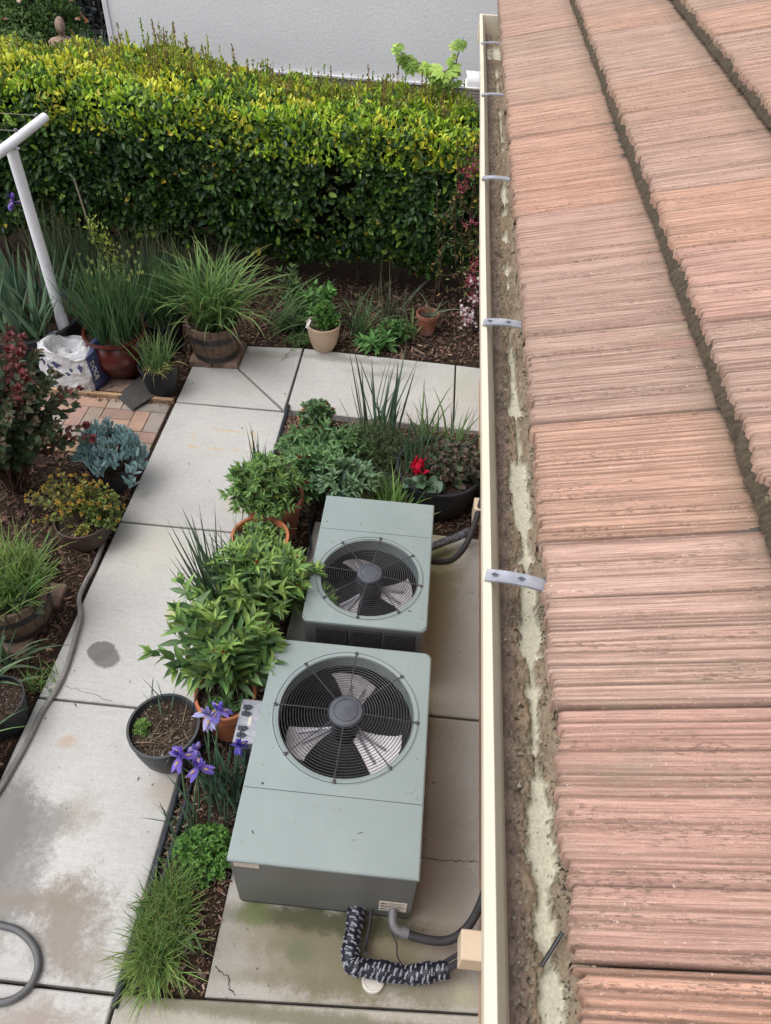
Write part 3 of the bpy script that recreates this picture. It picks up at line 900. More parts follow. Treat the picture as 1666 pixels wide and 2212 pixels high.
def gutter():
    prof = [(.196, 2.415), (.170, 2.425), (.158, 2.46), (.156, 2.50), (.1455, 2.527), (.1455, 2.550), (.147, 2.5525), (.1605, 2.5525), (.162, 2.551), (.163, 2.545),
            (.1780, 2.512), (.188, 2.475), (.195, 2.432), (.300, 2.432), (.303, 2.53), (.310, 2.53), (.310, 2.415)]
    ys = np.linspace(-1.0, 5.05, 60)
    V = []; n = len(prof)
    for y in ys:
        for (x, z) in prof:
            V.append((x + .0012 * math.sin(y * 2.1), y, z + .0015 * math.sin(y * 1.7)))
    F = []
    for i in range(len(ys) - 1):
        for k in range(n):
            k2 = (k + 1) % n
            F.append((i * n + k, (i + 1) * n + k, (i + 1) * n + k2, i * n + k2))
    S = MB(); S.add(V, F)
    g = S.build('gutter', M['cream'], house)
    S = MB(); S.box((.1445, 5.045, 2.415), (.312, 5.058, 2.553), bev=.002)
    S.build('end_cap', M['cream'], g)
    for (y, rot, w) in ((4.42, .12, .010), (3.60, .10, .012), (2.69, .15, .013), (1.745, .12, .015), (.882, -.16, .0135), (-.05, .1, .013)):
        S = MB()
        rot = -abs(rot) - .02
        L = .058
        cx, cz = .208, 2.560
        # a bent strap with raised edges and two punched slots
        segs = 7
        Vv = []
        for k in range(segs + 1):
            u = -1 + 2 * k / segs
            xx = u * L
            zz = .006 * (1 - u * u) + .003 * u
            for (yo, zo) in ((-w, -.003), (-w, .0015), (-w * .3, .0), (w * .3, 0), (w, .0015), (w, -.003)):
                Vv.append((cx + xx * math.cos(rot) - yo * math.sin(rot), y + xx * math.sin(rot) + yo * math.cos(rot), cz + zz + zo))
        Ff = []
        for k in range(segs):
            for j in range(6):
                j2 = (j + 1) % 6
                Ff.append((k * 6 + j, k * 6 + j2, (k + 1) * 6 + j2, (k + 1) * 6 + j))
        Ff.append(tuple(range(6))); Ff.append(tuple(reversed([segs * 6 + j for j in range(6)])))
        S.add(Vv, Ff)
        st = S.build('gutter_strap', M['steel'], g)
        for u in (-.72, .1):
            D = MB()
            cxx = cx + u * L * math.cos(rot); cyy = y + u * L * math.sin(rot); zz = cz + .0075 + .006 * (1 - u * u) - .004 + .003 * u
            D.add([(cxx - .008, cyy, zz), (cxx, cyy - .0045, zz), (cxx + .008, cyy, zz), (cxx, cyy + .0045, zz), (cxx, cyy, zz - .001)], [(0, 1, 4), (1, 2, 4), (2, 3, 4), (3, 0, 4)])
            if y < 2: D.build('slot', M['hub'], g)
    # mud: a bumpy sheet with bald cream patches where the gutter floor shows
    xs = np.linspace(.1895, .299, 46); ysm = np.concatenate([np.arange(-.6, 1.6, .003), np.arange(1.6, 5.04, .006)])
    X, Y = np.meshgrid(xs, ysm)
    cxl = .2450 + .004 * np.sin(Y * 2.3) + .010 * (fbm(Y * 5, X * 0, 81) - .5)
    halfw = .020 * np.clip((fbm(Y * 6.5, Y * 0, 77, 3) - .26) * 3.6, 0, 1.1)
    dots = .013 * np.clip((vnoise(Y * 15 + 3, Y * 0, 78) - .38) * 3.2, 0, 1) * (.6 + .6 * vnoise(Y * 3, Y * 0, 79))
    far = np.clip((Y - 1.3) / .7, 0, 1)
    halfw = halfw * (1 - far) + dots * far
    halfw = halfw * np.where(vnoise(Y * 17, Y * 0, 5) < .24, .3, 1)
    halfw = np.where(Y > 4.45, .05 * ((Y < 4.80) & (Y > 4.55)), halfw)
    d = np.abs(X - cxl) - halfw * (.75 + .5 * vnoise(Y * 60, X * 40, 83))
    d = d + (fbm(X * 300, Y * 260, 4, 5) - .5) * .020
    bald = np.clip(.5 - d / .0016, 0, 1) * (halfw > .0015)
    fringe = np.clip(1 - np.abs(d) / .018, 0, 1)
    islands = (vnoise(X * 330, Y * 330, 8) * .6 + fbm(X * 90, Y * 60, 9) * .4 > .70 - .07 * fringe)
    bald = np.maximum(bald, islands * .72 * (Y < 2.2) * (X < .262)) * (X > .197)
    h = .016 + .010 * fbm(X * 60, Y * 60, 6) + .012 * (fbm(X * 200, Y * 200, 12) - .5)
    h = h + .012 * np.clip((.20 - X) / .02, 0, 1) + .014 * np.clip((X - .262) / .03, 0, 1)
    Z = 2.436 + h * (1 - .93 * bald)
    br = np.array([.24, .175, .115]); pu = np.array([.19, .135, .12]); cr = np.array([.66, .63, .50]); gy = np.array([.30, .25, .18])
    f1 = np.clip(fbm(X * 45, Y * 45, 14) * 2.2 - .6, 0, 1)[..., None]
    f2 = np.clip((.225 - X) / .02, 0, 1)[..., None] * .7
    f3 = np.clip((X - .25) / .02, 0, 1)[..., None] * .6
    C = br * (.75 + .5 * f1)
    C = C * (1 - f2) + pu * f2 * (.7 + .5 * f1)
    C = C * (1 - f3) + gy * f3
    grit = (vnoise(X * 420, Y * 420, 15) > .80)[..., None] * .35
    C = C * (1 - grit) + np.array([.38, .31, .24]) * grit
    spk = (vnoise(X * 350, Y * 350, 19) > .93)[..., None]
    bc = bald[..., None]
    crv = cr * (1 - .12 * vnoise(X * 90, Y * 90, 2)[..., None])
    C = C * (1 - bc) + np.where(spk, np.array([.14, .11, .07]), crv) * bc
    ny, nx = X.shape
    V = np.stack([X, Y, Z], -1).reshape(-1, 3)
    i = np.arange(ny - 1)[:, None] * nx + np.arange(nx - 1)[None]
    F = np.stack([i, i + 1, i + nx + 1, i + nx], -1).reshape(-1, 4)
    o = fast_mesh('gutter_mud', V, F, C.reshape(-1, 3), M['mud'])
    tag(o, 'dried brown mud with bald cream patches lying along the gutter', 'mud', kind='stuff')
    n = 15000
    y = rng.uniform(-.3, 5.0, n) ** 1.0; x = np.concatenate([rng.normal(.222, .012, n // 2), rng.normal(.272, .010, n - n // 2)]); x = np.clip(x, .193, .297)
    keep = (rng.random(n) < np.clip(fbm(y * 22, x * 60, 99) * 2.4 - .6, .05, 1)) & (np.abs(x - .245) > .019); x, y = x[keep], y[keep]; n = len(x)
    s = rng.lognormal(0, .4, n) * .0016
    T = np.array([(-1, -.6, 0), (1, -.5, .2), (.1, 1, -.1), (0, 0, 1.1)]); FF = np.array([(0, 1, 3), (1, 2, 3), (2, 0, 3)])
    z = 2.436 + .010 + .022 * fbm(x * 60, y * 60, 6)
    Tv = T[None] * s[:, None, None] * rng.uniform(.5, 1.8, (n, 1, 3)) + np.stack([x, y, z], 1)[:, None]
    cc = np.array([(.42, .35, .26), (.20, .15, .10), (.10, .075, .05), (.32, .27, .2), (.15, .11, .08), (.5, .46, .38)])[rng.integers(6, size=n)]
    tag(fast_mesh('gutter_grit', Tv.reshape(-1, 3), (FF[None] + (np.arange(n) * 4)[:, None, None]).reshape(-1, 3), np.repeat(cc[:, None], 4, 1).reshape(-1, 3), M['moss']), 'loose pale and dark roof grit strewn over the mud in the gutter', 'grit', kind='stuff')
    # clumps hanging under the tile edge
    n = 7000
    y = rng.uniform(-.4, 5.0, n); cl = fbm(y * 16, y * 0, 91)
    keep = rng.random(n) < np.clip((cl - .35) * 4, 0.1, 1); y = y[keep]; n = len(y)
    x = .262 + rng.normal(0, .007, n); z = 2.52 + rng.random(n) * .05
    FO = Fol()
    T = np.array([(-1, -.6, 0), (1, -.5, .2), (.1, 1, -.1), (0, 0, 1.1)]); FF = np.array([(0, 1, 3), (1, 2, 3), (2, 0, 3)])
    s = rng.lognormal(0, .3, n) * .0022
    Tv = T[None] * s[:, None, None] * rng.uniform(.5, 1.6, (n, 1, 3)) + np.stack([x, y, z], 1)[:, None]
    cc = np.array([(.10, .08, .05), (.15, .12, .08), (.08, .07, .055), (.13, .11, .06)])[rng.integers(4, size=n)]
    tag(fast_mesh('eave_moss', Tv.reshape(-1, 3), (FF[None] + (np.arange(n) * 4)[:, None, None]).reshape(-1, 3), np.repeat(cc[:, None], 4, 1).reshape(-1, 3), M['moss']), 'dark moss crumbs clinging under the lowest tile edge', 'moss', kind='stuff')
gutter()
S = MB(); S.tube([(.236, .298, 2.462), (.262, .335, 2.485)], .0028, 6)
tag(S.build('twig', M['iron']), 'short dark twig lying in the muddy gutter', 'twig')
S = MB()
for k in range(9):
    S.box((.262 + .004 * math.sin(k), -.02 + .03 * k - .3, 2.462), (.272 + .004 * math.sin(k), .012 + .03 * k - .3, 2.468 + .002 * (k % 2)))

# covers where the pipes enter the wall
S = MB(); S.box((.370, .855, .16), (.48, .965, .30), bev=.004)
S.build('pipe_cover', M['peach_smooth'], house)
S = MB(); S.box((.415, 3.375, .13), (.48, 3.485, .27), bev=.004)
S.build('pipe_cover', M['peach_smooth'], house)

exec_later = []

# ------------------------------------------------------------------ air conditioners
def rounded_rect(xa, ya, xb, yb, rads, n=6):
    """corner radii in order (xa,ya) (xb,ya) (xb,yb) (xa,yb); counter-clockwise"""
    out = []
    for (cx, cy, sx, sy, a0), r in zip(((xa, ya, 1, 1, math.pi), (xb, ya, -1, 1, 1.5 * math.pi), (xb, yb, -1, -1, 0), (xa, yb, 1, -1, .5 * math.pi)), rads):
        ox, oy = cx + sx * r, cy + sy * r
        for k in range(n):
            a = a0 + .5 * math.pi * k / (n - 1)
            out.append((ox + r * math.cos(a), oy + r * math.sin(a)))
    return out

def plate_with_hole(S, outline, c, rad, z, n=72, drop=.0):
    """top skin: outline polygon with a round opening, by radial strips"""
    P = np.array(outline)
    angs = [2 * math.pi * k / n for k in range(n)]
    # add exact corner angles
    angs = sorted(set(angs + [math.atan2(p[1] - c[1], p[0] - c[0]) % (2 * math.pi) for p in P]))
    V = []; F = []
    for a in angs:
        d = np.array([math.cos(a), math.sin(a)])
        best = None
        for i in range(len(P)):
            p, q = P[i], P[(i + 1) % len(P)]
            e = q - p
            den = d[0] * e[1] - d[1] * e[0]
            if abs(den) < 1e-12: continue
            t = ((p[0] - c[0]) * e[1] - (p[1] - c[1]) * e[0]) / den
            u = ((p[0] - c[0]) * d[1] - (p[1] - c[1]) * d[0]) / den
            if t > 0 and -1e-6 <= u <= 1 + 1e-6: best = t if best is None else max(best, t)
        V.append((c[0] + rad * d[0], c[1] + rad * d[1], z))
        V.append((c[0] + best * d[0], c[1] + best * d[1], z))
    m = len(angs)
    for i in range(m):
        j = (i + 1) % m
        F.append((2 * i, 2 * i + 1, 2 * j + 1, 2 * j))
    S.add(V, F)

def air_conditioner(label, xa, ya, xb, yb, z0, z1, fc, fr, seam, rads, blade_ang, spoke_ang, nring, louver_side=None):
    t = thing('air_conditioner', label, 'air conditioner', ((xa + xb) / 2, (ya + yb) / 2, 0))
    # cabinet walls, slightly inset below a lid with a turned-down lip
    S = MB()
    o = np.array(rounded_rect(xa + .006, ya + .006, xb - .006, yb - .006, rads))
    n = len(o)
    V = np.concatenate([np.c_[o, np.full(n, z0)], np.c_[o, np.full(n, z1 - .012)]])
    S.add(V, [(i, (i + 1) % n, (i + 1) % n + n, i + n) for i in range(n)] + [tuple(reversed(range(n)))])
    cab = S.build('cabinet', M['ac_side_shaded'], t)
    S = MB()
    o2 = np.array(rounded_rect(xa, ya, xb, yb, rads)); o3 = inset(o2, .006)
    V = np.concatenate([np.c_[o2, np.full(n, z1 - .02)], np.c_[o2, np.full(n, z1 - .005)], np.c_[o3, np.full(n, z1)]])
    S.add(V, [(i, (i + 1) % n, (i + 1) % n + n, i + n) for i in range(n)] + [(i + n, (i + 1) % n + n, (i + 1) % n + 2 * n, i + 2 * n) for i in range(n)])
    if seam > fc[1]:
        near = [p for p in o3 if p[1] < seam]; 
        poly = [tuple(p) for p in o3 if p[1] < seam - .02] 
        fan_side = rounded_rect(xa + .006, ya + .006, xb - .006, seam - .0012, (rads[0], rads[1], .0005, .0005))
        flat = [(xa + .006, seam + .0012), (xb - .006, seam + .0012), (xb - .006, yb - .006), (xa + .006, yb - .006)]
    else:
        fan_side = rounded_rect(xa + .006, seam + .0012, xb - .006, yb - .006, (.0005, .0005, rads[2], rads[3]))
        flat = [(xa + .006, ya + .006), (xb - .006, ya + .006), (xb - .006, seam - .0012), (xa + .006, seam - .0012)]
    plate_with_hole(S, fan_side, fc, fr, z1)
    S.add([(x, y, z1) for x, y in flat], [(0, 1, 2, 3)])
    # raised lip round the opening and a shallow pressed ring
    S.lathe((fc[0], fc[1], z1), [(fr + .030, .0), (fr + .028, .0022), (fr + .012, .0022), (fr + .006, .0006), (fr, -.001), (fr - .002, -.05), (fr - .002, -.075)], 96)
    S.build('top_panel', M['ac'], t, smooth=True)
    S = MB()
    S.lathe((fc[0], fc[1], z1), [(fr - .001, -.07), (fr + .02, -.12), (fr + .02, -.20)], 64)
    S.box((xa + .03, min(seam, fc[1] - fr - .05) if seam < fc[1] else ya + .03, z0 + .06), (xb - .03, max(seam, fc[1] + fr) if seam > fc[1] else yb - .03, z0 + .075))
    S.box((xa + .012, seam - .004, z0 + .02), (xb - .012, seam + .004, z1 - .006))
    S.build('fan_shroud', M['ac_dark'], t)
    # base rail
    S = MB(); S.box((xa + .012, ya + .012, .0), (xb - .012, yb - .012, z0 + .002)); S.build('base', M['ac_dark'], t)
    # guard
    S = MB()
    zc = z1 + .012
    hub = fr * .25
    dome = lambda r: zc + .014 * (1 - (r / fr) ** 2)
    for k in range(nring):
        r = hub + (fr + .002 - hub) * (k + .6) / nring
        S.ring((fc[0], fc[1], dome(r)), r, .0017, 72, 5)
    S.ring((fc[0], fc[1], z1 + .003), fr + .023, .0013, 72, 5)
    for k in range(8):
        a = spoke_ang + k * math.pi / 4
        pts = [(fc[0] + r * math.cos(a), fc[1] + r * math.sin(a), dome(r) - .003) for r in np.linspace(hub * .9, fr, 8)]
        pts.append((fc[0] + (fr + .02) * math.cos(a), fc[1] + (fr + .02) * math.sin(a), z1 + .004))
        S.tube(pts, .0027, 6)
        S.lathe((fc[0] + (fr + .019) * math.cos(a), fc[1] + (fr + .019) * math.sin(a), z1 + .002), [(.0085, 0), (.0085, .006), (.004, .009)], 10, cap1=True)
    gd = S.build('fan_guard', M['guard'], t, smooth=True)
    S = MB()
    zh = dome(0)
    S.lathe((fc[0], fc[1], zh), [(hub * 1.02, -.012), (hub * 1.03, .001), (hub * .95, .008), (hub * .74, .010), (hub * .72, .007), (hub * .70, .010), (hub * .45, .012), (.001, .0125)], 40, cap1=True)
    S.build('hub_cap', M['hub'], gd, smooth=True)
    # fan: motor, three pitched blades with their brackets
    S = MB()
    S.lathe((fc[0], fc[1], z1 - .19), [(.05, 0), (.05, .08), (.07, .10), (.07, .18), (.02, .19)], 28, cap1=True)
    for k in range(3):
        a0 = blade_ang + k * 2 * math.pi / 3
        nr_, na = 6, 6
        V = []
        half = .40
        for i in range(nr_):
            r = .07 + (fr - .022 - .07) * i / (nr_ - 1)
            ha = half * (.72 + .35 * (i / (nr_ - 1)))
            for j in range(na):
                u = -1 + 2 * j / (na - 1)
                sk = .10 * (i / (nr_ - 1))
                rr = r - (.02 * (u ** 2) if i == nr_ - 1 else 0)
                a = a0 + sk + u * ha
                V.append((fc[0] + rr * math.cos(a), fc[1] + rr * math.sin(a), z1 - .105 + u * .032 * (.5 + .6 * r / fr) - .008 * (1 - u * u)))
        F = [(i * na + j, (i + 1) * na + j, (i + 1) * na + j + 1, i * na + j + 1) for i in range(nr_ - 1) for j in range(na - 1)]
        b = MB(); b.add(V, F)
        b.add(np.array(V) - [0, 0, .002], [tuple(reversed(f)) for f in F])
        blo = b.build('fan_blade', M['blade'], t, smooth=True)
        b = MB()
        for da in (-.16, .16):
            b.tube([(fc[0] + .06 * math.cos(a0), fc[1] + .06 * math.sin(a0), z1 - .09), (fc[0] + fr * .72 * math.cos(a0 + da), fc[1] + fr * .72 * math.sin(a0 + da), z1 - .105 + da * .08)], .006, 5)
        b.build('blade_bracket', M['steel'], blo)
    S.build('fan_motor', M['ac_dark'], t)
    return t, cab

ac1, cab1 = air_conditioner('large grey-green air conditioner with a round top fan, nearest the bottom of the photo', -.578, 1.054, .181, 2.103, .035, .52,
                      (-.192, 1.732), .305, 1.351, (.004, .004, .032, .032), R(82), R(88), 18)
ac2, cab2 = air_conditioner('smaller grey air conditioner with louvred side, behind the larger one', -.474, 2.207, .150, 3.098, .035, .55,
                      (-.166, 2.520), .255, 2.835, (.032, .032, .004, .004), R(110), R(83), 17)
# louvres on the near side of the rear unit
S = MB()
for (xa, xb) in ((-.40, -.245), (-.225, -.075), (-.055, .095)):
    for k in range(22):
        z = .49 - k * .0105
        S.box((xa, 2.2035, z), (xb, 2.212, z + .0045))
    S.box((xa - .003, 2.2105, .25), (xb + .003, 2.2128, .50), col=(.1, .1, .1))
S.build('louvre_panel', M['conduit'], ac2)
# screws on the panels
def screws(pts, parent, mat='guard'):
    for (x, y, z) in pts:
        S = MB(); S.lathe((x, y, z), [(.005, 0), (.005, .0015), (.003, .003)], 10, cap1=True)
        S.build('screw', M[mat], parent)
screws([(-.50, 1.372, .5205)], ac1)
screws([(-.582, 1.14, .47), (.1815, 1.14, .49), (.1815, 1.6, .49), (.1815, 2.0, .49)], ac1, 'steel')

def text_mesh(s, size=1.0, extrude=0):
    cu = bpy.data.curves.new('tmp_text', 'FONT'); cu.body = s; cu.size = size; cu.resolution_u = 2; cu.extrude = extrude
    o = bpy.data.objects.new('tmp_text', cu); COL.objects.link(o)
    dg = bpy.context.evaluated_depsgraph_get()
    me = bpy.data.meshes.new_from_object(o.evaluated_get(dg))
    V = np.array([v.co[:] for v in me.vertices]); F = [tuple(p.vertices) for p in me.polygons]
    bpy.data.objects.remove(o); bpy.data.curves.remove(cu); bpy.data.meshes.remove(me)
    return V, F

def place_text(S, s, origin, ux, uy, height, width=None, col=None):
    V, F = text_mesh(s)
    h = .7
    k = height / h
    lx = V[:, 0].max() - V[:, 0].min()
    kx = width / lx if width else k
    P = np.array(origin)[None] + (V[:, :1] - V[:, 0].min()) * kx * np.array(ux)[None] + V[:, 1:2] * k * np.array(uy)[None]
    S.add(P, F, col)

# labels on the near face of the large unit
yf = 1.054 + .006 - .0016
S = MB(); S.box((-.556, yf, .445), (-.455, yf + .002, .505)); lb = S.build('warning_label', M['label'], cab1)
lb['label'] = 'small faded label at the top left corner'
S = MB()
for k in range(5):
    place_text(S, ['PRECAUCION riesgo electrico', 'ATTENTION debranchez', 'service by qualified staff', 'disconnect power before', 'servicing this unit'][k], (-.551, yf - .0006, .488 - k * .0095), (1, 0, 0), (0, 0, 1), .0052, .088 - .006 * (k % 3))
S.build('print', M['pinkink'], lb)
S = MB(); S.box((.035, yf, .105), (.152, yf + .002, .215)); lb = S.build('rating_label', M['label'], cab1)
lb['label'] = 'white label with certification marks and a black bar'
S = MB()
S.box((.066, yf - .0008, .160), (.146, yf, .166)); S.box((.0625, yf - .0008, .110), (.0645, yf, .210))
for k, (zz, w) in enumerate(((.195, .070), (.178, .06), (.147, .076), (.137, .076), (.127, .072), (.117, .05))):
    place_text(S, ['ADVERTENCIA-WARNING', 'CONTAINS HCFC-22', 'this unit is factory charged with', 'refrigerant; see instructions for', 'service and field charge label', 'made in U.S.A.'][k], (.068, yf - .0007, zz), (1, 0, 0), (0, 0, 1), .011 if k < 2 else .006, w)
for k in range(3):
    cz = .193 - k * .032
    S.add([(.050 + .011 * math.cos(a), yf - .0006, cz + .007 * math.sin(a)) for a in np.linspace(0, 6.283, 15)[:-1]], [tuple(range(14))])
S.build('print', M['ink'], lb)

# disconnect box on the left side of the large unit
d = thing('disconnect_box', 'silver electrical disconnect box with hinges beside the large air conditioner', 'electrical box', (-.64, 1.73, 0))
S = MB(); S.box((-.690, 1.625, .12), (-.590, 1.835, .36), bev=.004); S.build('box', M['steel'], d)
S = MB(); S.box((-.700, 1.618, .36), (-.585, 1.842, .372), bev=.003); cv = S.build('cover', M['steel'], d)
S = MB()
for yy in (1.80, 1.765, 1.69, 1.655):
    S.add([(-.688, yy - .012, .374), (-.655, yy - .016, .374), (-.638, yy, .374), (-.655, yy + .012, .374), (-.685, yy, .392)], [(0, 1, 4), (1, 2, 4), (2, 3, 4), (3, 0, 4)])
S.build('vent_louvre', M['hub'], cv)
for ya_, yb_ in ((1.79, 1.755), (1.685, 1.645)):
    S = MB(); S.tube([(-.672, ya_, .386), (-.672, yb_, .386)], .004, 6); S.build('hinge', M['hub'], cv)
S = MB(); S.box((-.650, 1.705, .3722), (-.636, 1.750, .3735)); S.build('sticker', M['label'], cv)
S = MB(); S.box((-.66, 1.61, .0), (-.60, 1.64, .30), bev=.004); S.build('post', M['conduit'], d)
# little grey cap sticking out at the near left
S = MB(); S.lathe((0, 0, 0), [(.012, 0), (.014, .004), (.014, .02), (.008, .03)], 16, cap0=True, cap1=True)
me = S.mesh('service_cap', True); me.transform(Matrix.Rotation(-math.pi / 2, 4, 'Y')); me.transform(Matrix.Translation((-.572, 1.243, .36)))
link('service_cap', me, M['fitting'], ac1)

# ------------------------------------------------------------------ wrapped pipe with printed tape
def smooth_path(pts, n=60):
    P = np.array(pts, float)
    d = np.r_[0, np.cumsum(np.linalg.norm(np.diff(P, axis=0), axis=1))]
    # Catmull-Rom
    out = []
    Q = np.vstack([2 * P[0] - P[1], P, 2 * P[-1] - P[-2]])
    ts = np.linspace(0, len(P) - 1, n)
    for t in ts:
        i = min(int(t), len(P) - 2); u = t - i
        p0, p1, p2, p3 = Q[i], Q[i + 1], Q[i + 2], Q[i + 3]
        out.append(.5 * ((2 * p1) + (-p0 + p2) * u + (2 * p0 - 5 * p1 + 4 * p2 - p3) * u * u + (-p0 + 3 * p1 - 3 * p2 + p3) * u ** 3))
    return np.array(out)

def wrapped_pipe():
    t = thing('insulated_pipe', 'black wrapped pipe printed with white lettering, bending from the large unit to the wall', 'pipe', (0, .9, .0))
    path = smooth_path([(-.058, 1.085, .075), (-.060, 1.00, .068), (-.064, .92, .064), (-.062, .872, .064), (-.045, .851, .064), (.01, .845, .062), (.09, .842, .058), (.18, .840, .055), (.27, .855, .064), (.345, .870, .080)], 90)
    rr = np.array([.038 + .003 * math.sin(i * .35) + .002 * math.sin(i * .9) for i in range(90)]); rr[-1] = .036
    S = MB(); S.tube(path, rr, 22); S.build('tape_wrap', M['wrap'], t, smooth=True)
    # frames
    T = unit(np.gradient(path, axis=0)); U = []; up = np.array([0, 0, 1.])
    for k in range(len(path)):
        u = np.cross(T[k], up); u /= np.linalg.norm(u); U.append(u)
    U = np.array(U); W = np.cross(U, T)
    s = np.r_[0, np.cumsum(np.linalg.norm(np.diff(path, axis=0), axis=1))]
    Vt, Ft = text_mesh("Christy's")
    Vt[:, 0] -= Vt[:, 0].min(); Vt[:, 0] /= Vt[:, 0].max()
    S = MB()
    rowi = 0
    x = .012
    while x < s[-1] - .02:
        small = rowi % 2 == 1
        word_l = .016 if small else .032; word_h = .004 if small else .0085
        th = rng.uniform(0, 1)
        while th < 6.9:
            tilt = .28 + rng.normal(0, .06)
            a = Vt[:, 0] * word_l; b = Vt[:, 1] / .7 * word_h
            a2 = a * math.cos(tilt) - b * math.sin(tilt); b2 = a * math.sin(tilt) + b * math.cos(tilt)
            ss = np.clip(x + b2 + rng.normal(0, .001), 0, s[-1] - .004)
            rad = np.interp(ss, s, rr) + .0012
            ang = -th + a2 / .043
            if th < 6.6:
                c = np.stack([np.interp(ss, s, path[:, q]) for q in range(3)], 1)
                uu = unit(np.stack([np.interp(ss, s, U[:, q]) for q in range(3)], 1)); ww = unit(np.stack([np.interp(ss, s, W[:, q]) for q in range(3)], 1))
                P = c + rad[:, None] * (np.cos(ang)[:, None] * uu + np.sin(ang)[:, None] * ww)
                S.add(P, Ft)
            th += (word_l + (.016 if not small else .05)) / .043
        x += .0115 if small else .0115
        rowi += 1
    S.build('tape_print', M['wrap_text'], t)
    S = MB()
    S.tube([(.335, .868, .085), (.40, .885, .20)], .014, 12)
    S.tube([(.33, .895, .09), (.40, .915, .21)], .009, 10)
    S.build('copper_line', M['conduit'], t)
wrapped_pipe()

def tube_thing(name, label, cat, pts, r, mat, n=60, sides=10, group=None):
    S = MB(); S.tube(smooth_path(pts, n), r, sides)
    return tag(S.build(name, mat, None, smooth=True), label, cat, group)

c = thing('electrical_conduit', 'dark grey flexible conduit curving from the large air conditioner to the wall', 'conduit', (.3, 1.0, 0))
S = MB(); S.tube(smooth_path([(.150, .985, .10), (.20, .972, .095), (.30, .966, .095), (.37, .985, .11), (.43, 1.04, .15), (.47, 1.12, .22), (.49, 1.2, .27)], 40), .0185, 14); S.build('tube', M['conduit'], c, smooth=True)
S = MB(); S.tube(smooth_path([(.098, 1.062, .13), (.102, 1.01, .115), (.128, .985, .105), (.160, .983, .10)], 16), .0195, 14)
S.build('elbow', M['fitting'], c, smooth=True)
S = MB(); S.tube([(.135, .984, .104), (.168, .982, .099)], .0235, 14); S.build('collar', M['fitting'], c, smooth=True)
c = thing('electrical_conduit', 'dark grey flexible conduit curving from the smaller air conditioner to the wall', 'conduit', (.3, 3.1, 0))
S = MB(); S.tube(smooth_path([(.140, 3.055, .11), (.22, 3.06, .10), (.30, 3.085, .105), (.37, 3.17, .13), (.42, 3.30, .18), (.455, 3.42, .28), (.485, 3.5, .4)], 40), .019, 14); S.build('tube', M['conduit'], c, smooth=True)
tube_thing('thin_cable', 'thin grey cable beside the wrapped pipe elbow', 'cable', [(.005, 1.06, .10), (.003, 1.0, .06), (-.005, .93, .05), (.0, .89, .09)], .0075, M['conduit'], 20, 8)
tube_thing('thin_cable', 'thin black wire dropping from the grey elbow onto the wrapped pipe', 'cable', [(.098, 1.055, .12), (.10, 1.0, .05), (.125, .95, .05), (.130, .90, .07), (.15, .865, .098)], .0028, M['tar'], 24, 6)
tube_thing('foil_wrapped_pipe', 'crinkled black foil wrapped pipe behind the smaller air conditioner', 'pipe', [(.10, 3.16, .09), (.18, 3.20, .085), (.26, 3.25, .09), (.33, 3.29, .095), (.40, 3.33, .12)], .026, M['foil'], 30, 12)
S = MB(); S.lathe((.040, .815, 0), [(.047, -.01), (.048, .010), (.045, .016), (.038, .018), (.036, .015), (.001, .015)], 36, cap1=True)
tag(S.build('drain_cap', M['white_old'], None, smooth=True), 'round off-white drain cap on the pad, half under the wrapped pipe', 'drain cap')

# hoses and irrigation tubes
def tube_flat(name, label, cat, pts, r, mat, n=120, z=None):
    P = np.array([(p[0], p[1], p[2] if len(p) > 2 else r) for p in pts])
    return tube_thing(name, label, cat, P, r, mat, n, 10)
tube_flat('garden_hose', 'long grey garden hose lying along the left edge of the path', 'hose',
          [(-1.99, 3.72, .03), (-1.975, 3.60, .02), (-1.955, 3.45, .01), (-1.915, 3.26, .01), (-1.885, 3.05, .01), (-1.870, 2.85, .01), (-1.875, 2.70, .015), (-1.862, 2.58, .025), (-1.805, 2.45, .03), (-1.785, 2.32, .025), (-1.765, 2.15), (-1.762, 2.0), (-1.785, 1.86), (-1.79, 1.72), (-1.80, 1.58), (-1.815, 1.45), (-1.835, 1.35), (-1.85, 1.2), (-1.9, 1.0)], .0142, M['hose'])
tube_flat('hose_loop', 'dark grey hose loop lying at the bottom left corner of the path', 'hose',
          [(-2.1, .90), (-1.75, .885), (-1.56, .865), (-1.47, .850), (-1.39, .805), (-1.345, .75), (-1.335, .70), (-1.345, .655), (-1.385, .612), (-1.45, .590), (-1.6, .57), (-1.9, .5)], .0155, M['dark_hose'])
tube_flat('drip_tube', 'black irrigation tube running tight against the right edge of the path', 'tube',
          [(-.985, .62, .0), (-.980, 1.0, .0), (-.983, 1.5, .0), (-.987, 2.1, .0), (-.982, 3.0, .0), (-.987, 4.0, .0), (-.985, 4.52, .012), (-.99, 4.57, .012)], .0145, M['tar'])
tube_flat('drip_tube', 'second black irrigation tube a little inside the bed beside the first', 'tube',
          [(-.925, .95, -.005), (-.935, 1.15, .0), (-.930, 1.4, .0), (-.925, 1.6, .0), (-.90, 2.0, -.005)], .0115, M['tar'])
tube_flat('drip_tube', 'black tube curling between the terracotta pots and the pad', 'tube',
          [(-.60, 3.50, .03), (-.62, 3.3, .05), (-.585, 3.1, .04), (-.64, 2.95, .03), (-.60, 2.8, .05), (-.66, 2.6, .03)], .008, M['tar'])
tube_flat('drip_line', 'thin black drip line arching over the rim of the bottom terracotta pot', 'tube',
          [(-.98, 2.12, .02), (-1.0, 2.0, .06), (-.98, 1.86, .10), (-.955, 1.80, .25), (-.93, 1.89, .325), (-.88, 1.92, .30)], .0035, M['tar'], 40)
